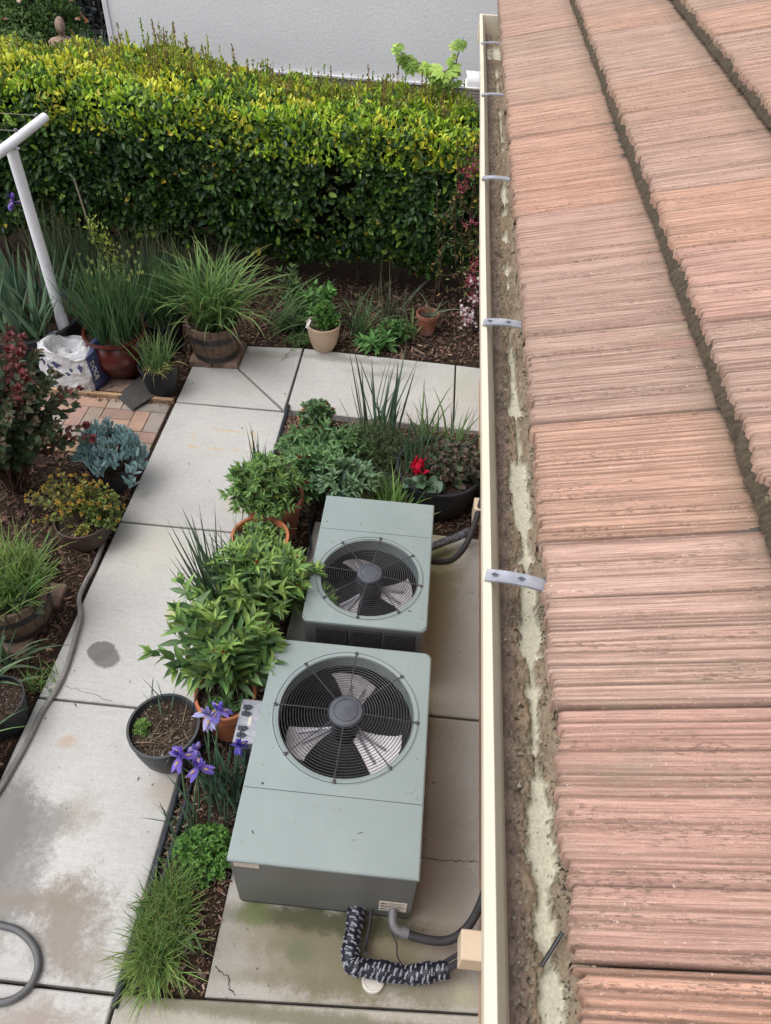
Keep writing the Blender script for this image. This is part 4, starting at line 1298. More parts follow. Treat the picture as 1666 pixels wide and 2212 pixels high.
tube_flat('drip_line', 'thin black drip line curling on the bare soil near the small terracotta pot', 'tube',
          [(.12, 5.78, .02), (-.0, 5.62, .01), (-.04, 5.5, .005), (.0, 5.40, .01), (.06, 5.39, .01)], .004, M['tar'], 40)

# ------------------------------------------------------------------ pots
def pot(name, label, cat, c, rim, base, h, mat, style='plain', soil_drop=.04, z=0., squash=1., group=None, soil=True, n=40):
    t = thing(name, label, cat, (c[0], c[1], z), group)
    S = MB(); w = max(.006, rim * .05)
    if style == 'terra':
        lip = h * .2
        prof = [(base, 0), (base + (rim - base) * .8 * .93, h - lip), (rim, h - lip + .002), (rim * 1.02, h - .004), (rim * 1.01, h), (rim - w * 1.6, h), (rim - w * 1.9, h - .01), (base - w, .02)]
    elif style == 'bowl':
        prof = [(base, 0), (base + (rim - base) * .5, h * .25), (base + (rim - base) * .85, h * .6), (rim * .985, h * .9), (rim * 1.02, h * .92), (rim * 1.02, h), (rim - w, h), (rim - w * 1.3, h - .02), (base * .9, .02)]
    elif style == 'urn':
        prof = [(base, 0), (base * 1.35, h * .15), (rim * 1.08, h * .45), (rim * 1.10, h * .6), (rim * .98, h * .82), (rim * .93, h * .88), (rim * 1.04, h * .95), (rim * 1.04, h), (rim - w, h), (rim * .85, h * .85), (base, .03)]
    else:
        prof = [(base, 0), (base + (rim - base) * .92, h * .9), (rim, h * .905), (rim * 1.01, h), (rim - w, h), (rim - w * 1.3, h - .015), (base * .95, .02)]
    S.lathe((c[0], c[1], z), prof, n, squash=squash, cap0=True)
    S.build('body', mat, t, smooth=True)
    if soil:
        sr = rim - w * 1.2
        S = MB()
        zz = h - soil_drop
        rings = 7; V = [(c[0], c[1], z + zz + .01)]; F = []
        for i in range(1, rings):
            for k in range(n):
                a = 2 * math.pi * k / n; r = sr * i / (rings - 1) * (.985 if i == rings - 1 else 1)
                V.append((c[0] + r * math.cos(a), c[1] + squash * r * math.sin(a), z + zz + .012 * (1 - (i / rings) ** 2) + rng.normal(0, .0035)))
        for k in range(n): F.append((0, 1 + k, 1 + (k + 1) % n))
        for i in range(rings - 2):
            for k in range(n):
                a = 1 + i * n + k; b = 1 + i * n + (k + 1) % n
                F.append((a, a + n, b + n, b))
        S.add(V, F); S.build('soil', M['potsoil'], t, smooth=True)
        n_ = int(2600 * sr * sr / .02) if sr < .2 else 900
        a_ = rng.uniform(0, 6.283, n_); q_ = sr * .97 * np.sqrt(rng.random(n_))
        Pc = np.c_[c[0] + q_ * np.cos(a_), c[1] + q_ * np.sin(a_) * squash, z + zz + .012 * (1 - (q_ / sr) ** 2) + rng.uniform(-.003, .006, n_)]
        Tt = np.array([(-1, -.6, 0), (1, -.5, .2), (.1, 1, -.1), (0, 0, .9)]); s_ = rng.lognormal(0, .4, n_) * .0032
        Tv = Tt[None] * s_[:, None, None] * rng.uniform(.5, 1.7, (n_, 1, 3)) + Pc[:, None]
        cc_ = np.array([(.05, .035, .025), (.09, .06, .045), (.03, .022, .018), (.15, .11, .08), (.06, .04, .03), (.28, .24, .2)])[rng.choice(6, n_, p=[.27, .22, .27, .12, .08, .04])]
        bt = fast_mesh('bark_bits', Tv.reshape(-1, 3), (np.array([(0, 1, 3), (1, 2, 3), (2, 0, 3)])[None] + (np.arange(n_) * 4)[:, None, None]).reshape(-1, 3), np.repeat(cc_[:, None], 4, 1).reshape(-1, 3), M['mulch'], t)
        bt['kind'] = 'stuff'
    return t

def barrel(name, label, c, rim, h, z):
    t = thing(name, label, 'barrel planter', (c[0], c[1], z))
    n = 22; S = MB()
    prof = [(rim * .80, 0), (rim * .90, h * .35), (rim * .97, h * .7), (rim, h)]
    for k in range(n):      # staves
        a0 = 2 * math.pi * (k + .03) / n; a1 = 2 * math.pi * (k + .97) / n
        V = []
        sh = rng.normal(0, .0015)
        for (r, zz) in prof:
            for a in (a0, a1): V.append((c[0] + (r + sh) * math.cos(a), c[1] + (r + sh) * math.sin(a), z + zz + (sh * 3 if zz == h else 0)))
        for (r, zz) in reversed(prof):
            for a in (a0, a1): V.append((c[0] + (r - .02) * math.cos(a), c[1] + (r - .02) * math.sin(a), z + zz + (sh * 3 if zz == h else 0)))
        F = [(2 * i, 2 * i + 1, 2 * i + 3, 2 * i + 2) for i in range(7)] + [(0, 2, 12, 14) , (2, 4, 10, 12), (4, 6, 8, 10), (1, 15, 13, 3), (3, 13, 11, 5), (5, 11, 9, 7)]
        S.add(V, F)
    S.lathe((c[0], c[1], z), [(rim * .78, .002), (rim * .95, h * .98)], 40)
    S.build('staves', M['barrel'], t)
    for (f0, f1) in ((.05, .2), (.62, .78)):
        S = MB(); r0 = np.interp(f0 * h, [p[1] for p in prof], [p[0] for p in prof]) + .003; r1 = np.interp(f1 * h, [p[1] for p in prof], [p[0] for p in prof]) + .003
        S.lathe((c[0], c[1], z), [(r0 - .003, h * f0), (r0, h * f0), (r1, h * f1), (r1 - .003, h * f1)], 40); S.build('hoop', M['hoop'], t)
    S = MB(); S.lathe((c[0], c[1], z + h - .05), [(.001, .01), (rim * .5, .008), (rim - .018, 0)], 32); S.build('soil', M['potsoil'], t)
    return t

pot('terracotta_pot', 'terracotta pot at the left of the disconnect box, holding the leafy green plant', 'pot', (-.808, 1.905), .150, .105, .30, M['terracotta'], 'terra')
pot('terracotta_pot', 'terracotta pot left of the smaller air conditioner, its wide round rim uncovered', 'pot', (-.853, 2.955), .170, .12, .30, M['terracotta'], 'terra')
pot('terracotta_pot', 'large terracotta pot just behind the open rimmed one, under a bushy plant', 'pot', (-.835, 3.28), .185, .13, .33, M['old_terracotta'], 'terra')
pot('terracotta_pot', 'terracotta pot at the inner corner of the path with a red flowered plant', 'pot', (-.725, 4.245), .125, .085, .20, M['terracotta'], 'terra')
pot('terracotta_pot', 'small pinkish terracotta pot standing on bare soil below the hedge', 'pot', (.015, 5.80), .098, .065, .19, M['old_terracotta'], 'terra', .05)
pot('terracotta_pot', 'terracotta pot mostly hidden by leaves behind the smaller air conditioner', 'pot', (-.40, 3.50), .125, .09, .22, M['old_terracotta'], 'terra')
pot('terracotta_pot', 'terracotta pot buried in leaves between the two air conditioners and the path', 'pot', (-.80, 2.40), .15, .10, .27, M['old_terracotta'], 'terra')
pot('beige_pot', 'beige plastic pot with a bushy herb at the far edge of the slabs', 'pot', (-.835, 5.425), .138, .085, .235, M['beige_plastic'], 'bowl')
pot('bowl_planter', 'wide dark grey bowl planter full of bare soil at the path edge', 'planter', (-1.065, 1.715), .168, .115, .275, M['grey_plastic'], 'bowl', .045, n=56)
pot('glazed_pot', 'round dark red glazed pot behind the white sack', 'pot', (-2.37, 4.86), .23, .14, .36, M['red_glaze'], 'urn')
pot('nursery_pot', 'black nursery pot of grass standing on the patio corner beside the rubber mat', 'pot', (-1.985, 4.64), .145, .105, .24, M['black_plastic'])
pot('round_planter', 'huge black round planter of broad iris leaves behind the white sack', 'planter', (-3.17, 5.02), .44, .36, .33, M['black_plastic'], 'bowl', .05, n=64)
pot('round_planter', 'large black round planter against the house wall with a red cyclamen', 'planter', (.185, 3.72), .285, .22, .30, M['black_plastic'], 'bowl', .04, n=56)
pot('low_planter', 'dark brown low planter of orange tipped succulents', 'planter', (-1.985, 3.06), .165, .11, .19, M['brown_plastic'], 'bowl')
pot('low_planter', 'dark planter under the blue-grey succulent', 'planter', (-1.99, 3.56), .13, .10, .17, M['black_plastic'])
pot('nursery_pot', 'black nursery pot with reddish mulch left of the hose', 'pot', (-1.955, 1.80), .140, .11, .19, M['black_plastic'], soil_drop=.03)
pot('nursery_pot', 'black nursery pot cut off by the lower left edge of the photo', 'pot', (-1.99, 1.50), .125, .10, .16, M['black_plastic'])
pot('nursery_pot', 'black nursery pot hidden among the grasses behind the glazed pot', 'pot', (-2.12, 5.25), .16, .12, .26, M['black_plastic'])
barrel('half_barrel', 'wooden half barrel planter with dark hoops on a brick plinth', (-1.675, 5.145), .215, .30, .052)
barrel('half_barrel', 'weathered half barrel planter at the left edge of the photo on a stone slab', (-2.13, 2.40), .215, .27, .033)
# pot details
S = MB(); S.add([(-.975, 5.36, .22), (-.955, 5.355, .21), (-.93, 5.385, .275), (-.945, 5.39, .28)], [(0, 1, 2, 3)])
tag(S.build('plant_tag', M['white']), 'white plastic plant tag stuck in the beige pot', 'plant tag')

# ------------------------------------------------------------------ clothes post
cp = thing('clothes_post', 'white T-shaped clothesline post rising from the bed at the left', 'clothes post', (-2.80, 4.93, 0))
S = MB(); S.lathe((-2.80, 4.93, 0), [(.0445, -.05), (.0445, .02), (.0445, .41), (.042, .425)], 28); S.build('sleeve', M['white_pvc'], cp, smooth=True)
S = MB(); S.lathe((-2.80, 4.93, 0), [(.038, .41), (.038, 1.655)], 28, cap1=True); S.build('pole', M['white_pvc'], cp, smooth=True)
S = MB()
av = unit(np.array([.02, .56, .0])); ac = np.array([-2.787, 4.92, 1.675])
a0 = ac - av * .75; a1 = ac + av * .50
S.tube([a0, a1], .031, 20); ar = S.build('crossarm', M['white_pvc'], cp, smooth=True)
S = MB(); S.tube([(-2.86, 4.89, 1.65), (-2.73, 4.91, 1.65)], .007, 8); S.build('bolt', M['steel'], cp)
S = MB()
for q in (.40, .10, -.25):
    p = ac + av * q + np.array([0, 0, .036])
    pts = [(p[0] + .012 * math.cos(a), p[1], p[2] + .010 + .012 * math.sin(a)) for a in np.linspace(-1.2, 4.3, 10)]
    S.tube(pts, .0025, 5)
S.build('eyelet', M['steel'], ar)
for q, lb_ in ((.40, 'thin clothesline wire running left from the tip of the white crossarm'), (.10, 'thin clothesline wire running left from the middle of the white crossarm')):
    p = ac + av * q + np.array([0, 0, .045])
    tube_thing('clothesline', lb_, 'clothesline', [p, p + np.array([-.4, .03, -.02]), p + np.array([-1.5, .1, -.09]), p + np.array([-4, .2, -.1])], .0022, M['hose'], 30, 5)

# ------------------------------------------------------------------ white sack
def sack():
    t = thing('soil_sack', 'crumpled white and navy plastic sack of potting soil on the patio edge', 'sack', (-2.65, 4.65, 0))
    # a rounded box skin with wrinkles; open, folded-in top
    nu, nv = 96, 40
    cx, cy = -2.665, 4.70; rot = -.18
    V = []; C = []; hh = .30
    for j in range(nv):
        v = j / (nv - 1)
        for i in range(nu):
            a = 2 * math.pi * i / nu
            e = 3.2
            sx = abs(math.cos(a)) ** (2 / e) * np.sign(math.cos(a)); sy = abs(math.sin(a)) ** (2 / e) * np.sign(math.sin(a))
            if v < .62:
                w = v / .62; rad = 1.0 - .10 * w ** 2 + .05 * math.sin(w * 3); z = w * hh * (1 + .10 * math.sin(a * 2 + 1))
            else:
                w = (v - .62) / .38; rad = .93 * (1 - w) ** .8 + .02; z = hh * (1 + .10 * math.sin(a * 2 + 1)) * (1 - .22 * w ** 1.2) + .06 * math.sin(w * 9 + a * 1.5) * (1 - w) * w * 3 + .035 * max(0, math.sin(a * 3 + w * 7)) * (1 - w)
            x = sx * .245 * rad; y = sy * .175 * rad
            cr = .012 * (vnoise(a * 3.5, v * 9, 3) - .5) + .007 * (vnoise(a * 9, v * 22, 5) - .5) * 1.0
            x *= 1 + cr * 6; y *= 1 + cr * 6
            z += cr * .9
            X = cx + x * math.cos(rot) - y * math.sin(rot); Y = cy + x * math.sin(rot) + y * math.cos(rot)
            V.append((X, Y, max(z, .0) + .004))
            navy = (-.30 < a - 0 < .42 or a > 2 * math.pi - .62) and v < .74 or (.35 < a < 1.3 and .55 < v < .75)
            navy = navy or (3.3 > a > 2.6 and .5 < v < .66)
            C.append((.035, .05, .13) if navy else (.60, .60, .62))
    F = [(j * nu + i, j * nu + (i + 1) % nu, (j + 1) * nu + (i + 1) % nu, (j + 1) * nu + i) for j in range(nv - 1) for i in range(nu)]
    S = MB(); S.add(V, F, np.array(C)); S.add([V[(nv - 1) * nu + i] for i in range(nu)], [tuple(range(nu))], (.4, .4, .4))
    tt = NT('woven_sack')
    a = tt.n('VertexColor', layer_name='Col').outputs[0]
    tt.bump(tt.noise(14, 7, .7), .9, .03)
    tt.fin(tt.mix(tt.ramp(tt.noise(10, 5), .35, .7, .25, 0), a, (.4, .4, .4), 'MULTIPLY'), .42, 0, .5)
    body = S.build('bag', tt.m, t, smooth=True)
    Va = np.array(V).reshape(nv, nu, 3)
    def on(u, v):      # point slightly outside the skin at angle u, height fraction v
        i = (u % (2 * math.pi)) / (2 * math.pi) * nu; j = np.clip(v, 0, 1) * (nv - 1)
        i0 = int(i) % nu; i1 = (i0 + 1) % nu; j0 = min(int(j), nv - 2); fi = i - int(i); fj = j - j0
        p = (Va[j0, i0] * (1 - fi) + Va[j0, i1] * fi) * (1 - fj) + (Va[j0 + 1, i0] * (1 - fi) + Va[j0 + 1, i1] * fi) * fj
        o = p - np.array([cx, cy, .12]); o = o / np.linalg.norm(o)
        return p + o * .004
    def wtext(S, s, u0, v0, du, dv, vert=False):
        Vt, Ft = text_mesh(s); Vt[:, 0] -= Vt[:, 0].min(); L = Vt[:, 0].max()
        P = []
        for p in Vt:
            a_, b_ = p[0] / L, p[1] / .7
            if vert: P.append(on(u0 + b_ * du, v0 - a_ * dv))
            else: P.append(on(u0 + a_ * du, v0 + b_ * dv))
        S.add(P, Ft)
    S = MB(); wtext(S, 'DOOR', -.50, .52, .24, .30, True); wtext(S, '&', 2.75, .55, .25, .05); wtext(S, 'INDOOR', .55, .60, .75, .07)
    S.build('lettering', M['white'], body)
    S = MB()
    for k in range(5): wtext(S, 'all purpose potting mix with moisture control for containers', 4.1, .80 - k * .028, 1.1, .012)
    wtext(S, 'POTTING SOIL', 4.0, .08, .9, .03); wtext(S, '2 CU FT', 5.0, .10, .35, .05)
    S.build('print', M['ink'], body)
    S = MB()
    for (u, v, s) in ((4.25, .47, .05), (4.45, .42, .04), (4.65, .50, .045), (4.9, .46, .03), (3.9, .52, .05), (4.8, .38, .03), (5.25, .5, .06)):
        pts = [on(u + s * math.cos(q) * 1.6 * (1 + .4 * math.sin(q * 3)), v + s * math.sin(q) * (1 + .3 * math.cos(q * 4))) for q in np.linspace(0, 6.283, 13)[:-1]]
        S.add(pts, [tuple(range(12))])
    S.build('printed_flowers', pmat('navy_print', (.04, .055, .12), .5, .2, 30, 0), body)
sack()

# black rubber mat
S = MB()
q = np.array([(-2.295, 4.495), (-2.125, 4.345), (-1.985, 4.565), (-2.19, 4.735)])
V = []
for j in range(9):
    for i in range(9):
        a = q[0] * (1 - i / 8) + q[1] * (i / 8); b = q[3] * (1 - i / 8) + q[2] * (i / 8); p = a * (1 - j / 8) + b * (j / 8)
        V.append((p[0], p[1], .045 + .015 * math.sin(i * .7) * (j / 8) - .03 * max(0, 1 - i / 3) * (1 - j / 8) * 0 - .025 * (1 - j / 8)))
F = [(j * 9 + i, j * 9 + i + 1, j * 9 + i + 10, j * 9 + i + 9) for j in range(8) for i in range(8)]
V = np.array(V); nn = len(V)
S.add(np.concatenate([V, V - [0, 0, .006]]), F + [tuple(k + nn for k in reversed(f)) for f in F] + [(i, i + nn, i + 1 + nn, i + 1) for i in range(8)])
tag(S.build('rubber_mat', M['mat']), 'dark rubber mat lying over the timber edging onto the brick patio', 'mat')

# ------------------------------------------------------------------ beyond the hedge
nb = thing('neighbour_house', 'neighbouring house with plain pale grey stucco wall beyond the hedge', 'house', (0, 8.6, 0))
S = MB(); S.box((-3.476, 8.6, -.1), (3.2, 8.9, 4.5), bev=.01); S.build('wall', M['stucco'], nb)
S = MB(); S.box((-3.492, 8.585, -.1), (-3.44, 8.598, 4.5), bev=.004); S.build('corner_trim', M['stucco_trim'], nb)
S = MB(); S.box((-3.43, 8.565, 1.165), (3.2, 8.598, 1.19), bev=.004); S.build('drip_ledge', M['stucco_trim'], nb)
S = MB(); S.box((-3.45, 8.590, -.1), (3.2, 8.599, 1.16)); S.build('footing', M['pad'], nb)
w = thing('eave_light', 'white tapered plastic light fixture hanging just below the far end of the gutter', 'light fixture', (.35, 5.0, 2.2))
S = MB()
n_ = 14
V = []
for x in (.100, .36):
    for k in range(n_):          # rounded hood
        a = math.pi * k / (n_ - 1)
        V.append((x + (.012 if x < .2 else 0) * abs(math.cos(a)), 4.985 - .075 * math.cos(a), 2.215 + .062 * max(0.0, math.sin(a)) ** .7))
S.add(V, [tuple(range(n_)), tuple(reversed(range(n_, 2 * n_)))] + [(i, i + n_, (i + 1) % n_ + n_, (i + 1) % n_) for i in range(n_)])
S.build('hood', M['white'], w, smooth=True)
S = MB()
S.add([(.112, 4.905, 2.212), (.36, 4.905, 2.212), (.36, 5.065, 2.212), (.112, 5.065, 2.212), (.205, 4.94, 2.10), (.36, 4.94, 2.10), (.36, 5.04, 2.10), (.205, 5.04, 2.10)],
      [(0, 1, 2, 3), (4, 7, 6, 5), (0, 4, 5, 1), (1, 5, 6, 2), (2, 6, 7, 3), (3, 7, 4, 0)])
bd = S.build('housing', M['white_old'], w)
S = MB(); S.box((.104, 4.898, 2.208), (.36, 5.072, 2.216), bev=.002); S.build('rim', M['white'], w)
for k in range(5):
    S = MB(); q = .15 + k * .16
    S.tube([(.112 + .093 * q + .004, 4.903 + .035 * q, 2.212 - .112 * q), (.36, 4.903 + .035 * q, 2.212 - .112 * q)], .0025, 5); S.build('rib', M['fitting'], bd)
S = MB(); S.tube([(.36, 4.985, 2.2), (.49, 4.985, 2.25)], .02, 10); S.build('arm', M['white'], w)

f = thing('iron_fence', 'dark iron fence with thin upright bars at the far left', 'fence', (-4.6, 11.2, 0))
S = MB()
S.box((-7.0, 11.18, .74), (-3.2, 11.21, .78)); S.box((-7.0, 11.18, 1.55), (-3.2, 11.21, 1.59)); S.box((-7.0, 11.18, .10), (-3.2, 11.21, .14))
S.build('rail', M['iron'], f)
for k in range(32):
    S = MB(); x = -6.9 + k * .115; S.tube([(x, 11.195, .05), (x, 11.195, 1.72)], .011, 6); S.build('bar', M['iron'], f)

def statue():
    t = thing('garden_statue', 'weathered stone bust among shrubs above the far left of the hedge', 'statue', (-3.70, 8.0, 0))
    V = []; F = []; n = 28
    # one continuous lofted body: pedestal, draped torso, shoulders, neck, head
    sec = [(0, .12, .12, 0), (.9, .12, .12, 0), (1.0, .14, .12, 0), (1.12, .12, .10, 0), (1.24, .10, .085, 0), (1.34, .135, .09, 0), (1.40, .150, .085, 0), (1.435, .12, .07, 0), (1.455, .06, .05, -.005), (1.475, .034, .036, -.008), (1.50, .034, .038, -.010),
           (1.52, .042, .050, -.014), (1.55, .050, .058, -.014), (1.58, .053, .062, -.010), (1.61, .052, .060, -.006), (1.64, .040, .048, 0), (1.66, .018, .022, .002)]
    for (z, rx, ry, oy) in sec:
        fz = z if z < 1.40 else 1.44 + (z - 1.40) * .80; fs = 1 if z < 1.44 else .84
        rx *= fs; ry *= fs
        for k in range(n):
            a = 2 * math.pi * k / n
            x = rx * math.cos(a); y = ry * math.sin(a) + oy
            if 1.50 < z < 1.62:      # the face looks towards the camera's right
                da = (a - 5.2 + math.pi) % (2 * math.pi) - math.pi
                nose = math.exp(-(da / .16) ** 2) * math.exp(-((z - 1.562) / .018) ** 2) * .020
                brow = math.exp(-(da / .6) ** 2) * math.exp(-((z - 1.585) / .012) ** 2) * .006
                eye = -math.exp(-((abs(da) - .42) / .16) ** 2) * math.exp(-((z - 1.572) / .010) ** 2) * .007
                chin = math.exp(-(da / .3) ** 2) * math.exp(-((z - 1.52) / .012) ** 2) * .008
                e = nose + brow + eye + chin
                x += e * math.cos(a); y += e * math.sin(a)
            w = .010 * (vnoise(a * 4, z * 14, 3) - .5) if z < 1.44 else .004 * (vnoise(a * 6, z * 40, 3) - .5)
            V.append((-3.70 + x * (1 + w * 8), 8.0 + y * (1 + w * 8), fz + .02))
    m = len(sec)
    F = [(j * n + i, j * n + (i + 1) % n, (j + 1) * n + (i + 1) % n, (j + 1) * n + i) for j in range(m - 1) for i in range(n)] + [tuple((m - 1) * n + k for k in range(n))]
    S = MB(); S.add(V, F); S.build('bust', M['statue'], t, smooth=True)
statue()

# ------------------------------------------------------------------ generic plants
def shoots(F, St, base, ends, leafL, leafW, cols, per=7, start=.25, shape='lance', tipcol=None, fold=.25, curl=.22, up=.35, stemr=.0022, stemcol=(.10, .14, .05), rosette=6, jit=.15, pair=True):
    """stems from base to each end, leaves in opposite pairs on the outer part and a rosette at the tip"""
    for (b, e) in zip(base, ends):
        b = np.array(b); e = np.array(e)
        L = np.linalg.norm(e - b)
        mid = (b + e) / 2 + np.array([0, 0, L * .12]) + (b - e) * np.array([1, 1, 0]) * .18
        ts = np.linspace(0, 1, 7)[:, None]
        P = (1 - ts) ** 2 * b + 2 * ts * (1 - ts) * mid + ts ** 2 * e
        St.tube(P, np.linspace(stemr * 1.3, stemr * .6, 7), 5, col=stemcol, cap=False)
        T = unit(np.gradient(P, axis=0))
        k = 0; pos = []; dirs = []; lens = []; cc = []
        phase = rng.uniform(0, 6.28)
        for q in np.linspace(start, .97, per):
            p = np.array([np.interp(q, ts[:, 0], P[:, c]) for c in range(3)]); t = unit(np.array([np.interp(q, ts[:, 0], T[:, c]) for c in range(3)]))
            u = np.cross(t, [0.3, .2, 1.]); u = unit(u); v = np.cross(t, u)
            a = phase + k * (math.pi / 2 if pair else 2.4); k += 1
            for s in ((0, math.pi) if pair else (0,)):
                r = math.cos(a + s) * u + math.sin(a + s) * v
                d = r * (1 - .35 * q) + t * (.35 + .5 * q) + np.array([0, 0, up * .3]) + rng.normal(0, jit, 3)
                pos.append(p); dirs.append(d); lens.append((.75 + .5 * math.sin(min(1, (1.1 - q) * 1.7) * math.pi / 2)) * rng.uniform(.75, 1.15)); cc.append(0)
        for j in range(rosette):
            a = phase + j * 2 * math.pi / max(1, rosette); t = T[-1]
            u = unit(np.cross(t, [0.3, .2, 1.])); v = np.cross(t, u)
            d = (math.cos(a) * u + math.sin(a) * v) * .8 + t * rng.uniform(.4, 1.2)
            pos.append(P[-1]); dirs.append(d); lens.append(rng.uniform(.45, .8)); cc.append(1)
        pos = np.array(pos); dirs = unit(np.array(dirs)); lens = np.array(lens); n = len(pos)
        upv = np.tile([0, 0, 1.], (n, 1)) + rng.normal(0, .3, (n, 3))
        C = np.array(cols)[rng.integers(len(cols), size=n)] * rng.uniform(.7, 1.3, (n, 1))
        if tipcol is not None:
            tc = np.array(tipcol); cc = np.array(cc)[:, None]
            C = C * (1 - cc * .8) + tc * cc * .8 * rng.uniform(.8, 1.2, (n, 1))
        F.put(leaves(pos, dirs, upv, leafL * lens, leafW * lens, C, fold, curl, shape))

def dome_ends(c, r, h, n, zlo=.2, lean=(0, 0)):
    out = []
    for i in range(n):
        a = rng.uniform(0, 6.283); q = math.sqrt(rng.random()) 
        z = zlo + (h - zlo) * (math.sqrt(max(0, 1 - q * q)) * rng.uniform(.65, 1.05)) 
        out.append((c[0] + lean[0] + q * r[0] * math.cos(a), c[1] + lean[1] + q * r[1] * math.sin(a), c[2] + z))
    return out

def bush(name, label, cat, c, r, h, n, leafL, leafW, cols, tipcol=None, per=7, base_r=.04, zlo=.1, mat='leaf', lean=(0, 0), group=None, flowers=None, **kw):
    t = thing(name, label, cat, c, group)
    F = Fol(); St = MB()
    ends = dome_ends(c, r, h, n, zlo, lean)
    base = [(c[0] + rng.normal(0, base_r), c[1] + rng.normal(0, base_r), c[2] - .01) for _ in ends]
    shoots(F, St, base, ends, leafL, leafW, cols, per=per, tipcol=tipcol, **kw)
    F.build('foliage', M[mat], t); St.build('stems', M['stem'], t)
    return t, ends

def clump(name, label, c, n, L, W, cols, lean=(.05, .5), droop=(.2, .9), rad=.06, mat='leaf', tip=None, basecol=None, cat='plant', seg=6, az=None, extra=None, group=None, ell=(1, 1)):
    """a tuft of straps or blades: one surface of many leaves"""
    F = Fol()
    a = rng.uniform(0, 6.283, n) if az is None else az[0] + rng.normal(0, az[1], n)
    rr = rad * np.sqrt(rng.random(n)); a2 = rng.uniform(0, 6.283, n)
    B = np.c_[c[0] + rr * np.cos(a2) * ell[0], c[1] + rr * np.sin(a2) * ell[1], np.full(n, c[2] - .005)]
    le = rng.uniform(*lean, n); dr = rng.uniform(*droop, n)
    Ls = rng.uniform(L[0], L[1], n); Ws = rng.uniform(.7, 1.2, n) * W
    C = np.array(cols)[rng.integers(len(cols), size=n)] * rng.uniform(.65, 1.3, (n, 1))
    F.put(blades(B, a, le, Ls, Ws, dr, C, seg, tipcol=tip, basecol=basecol))
    if extra: extra(F)
    o = F.build(name, M[mat])
    o_l = Vector((c[0], c[1], c[2])); o.data.transform(Matrix.Translation(-o_l)); o.location = o_l
    tag(o, label, cat, group)
    return o

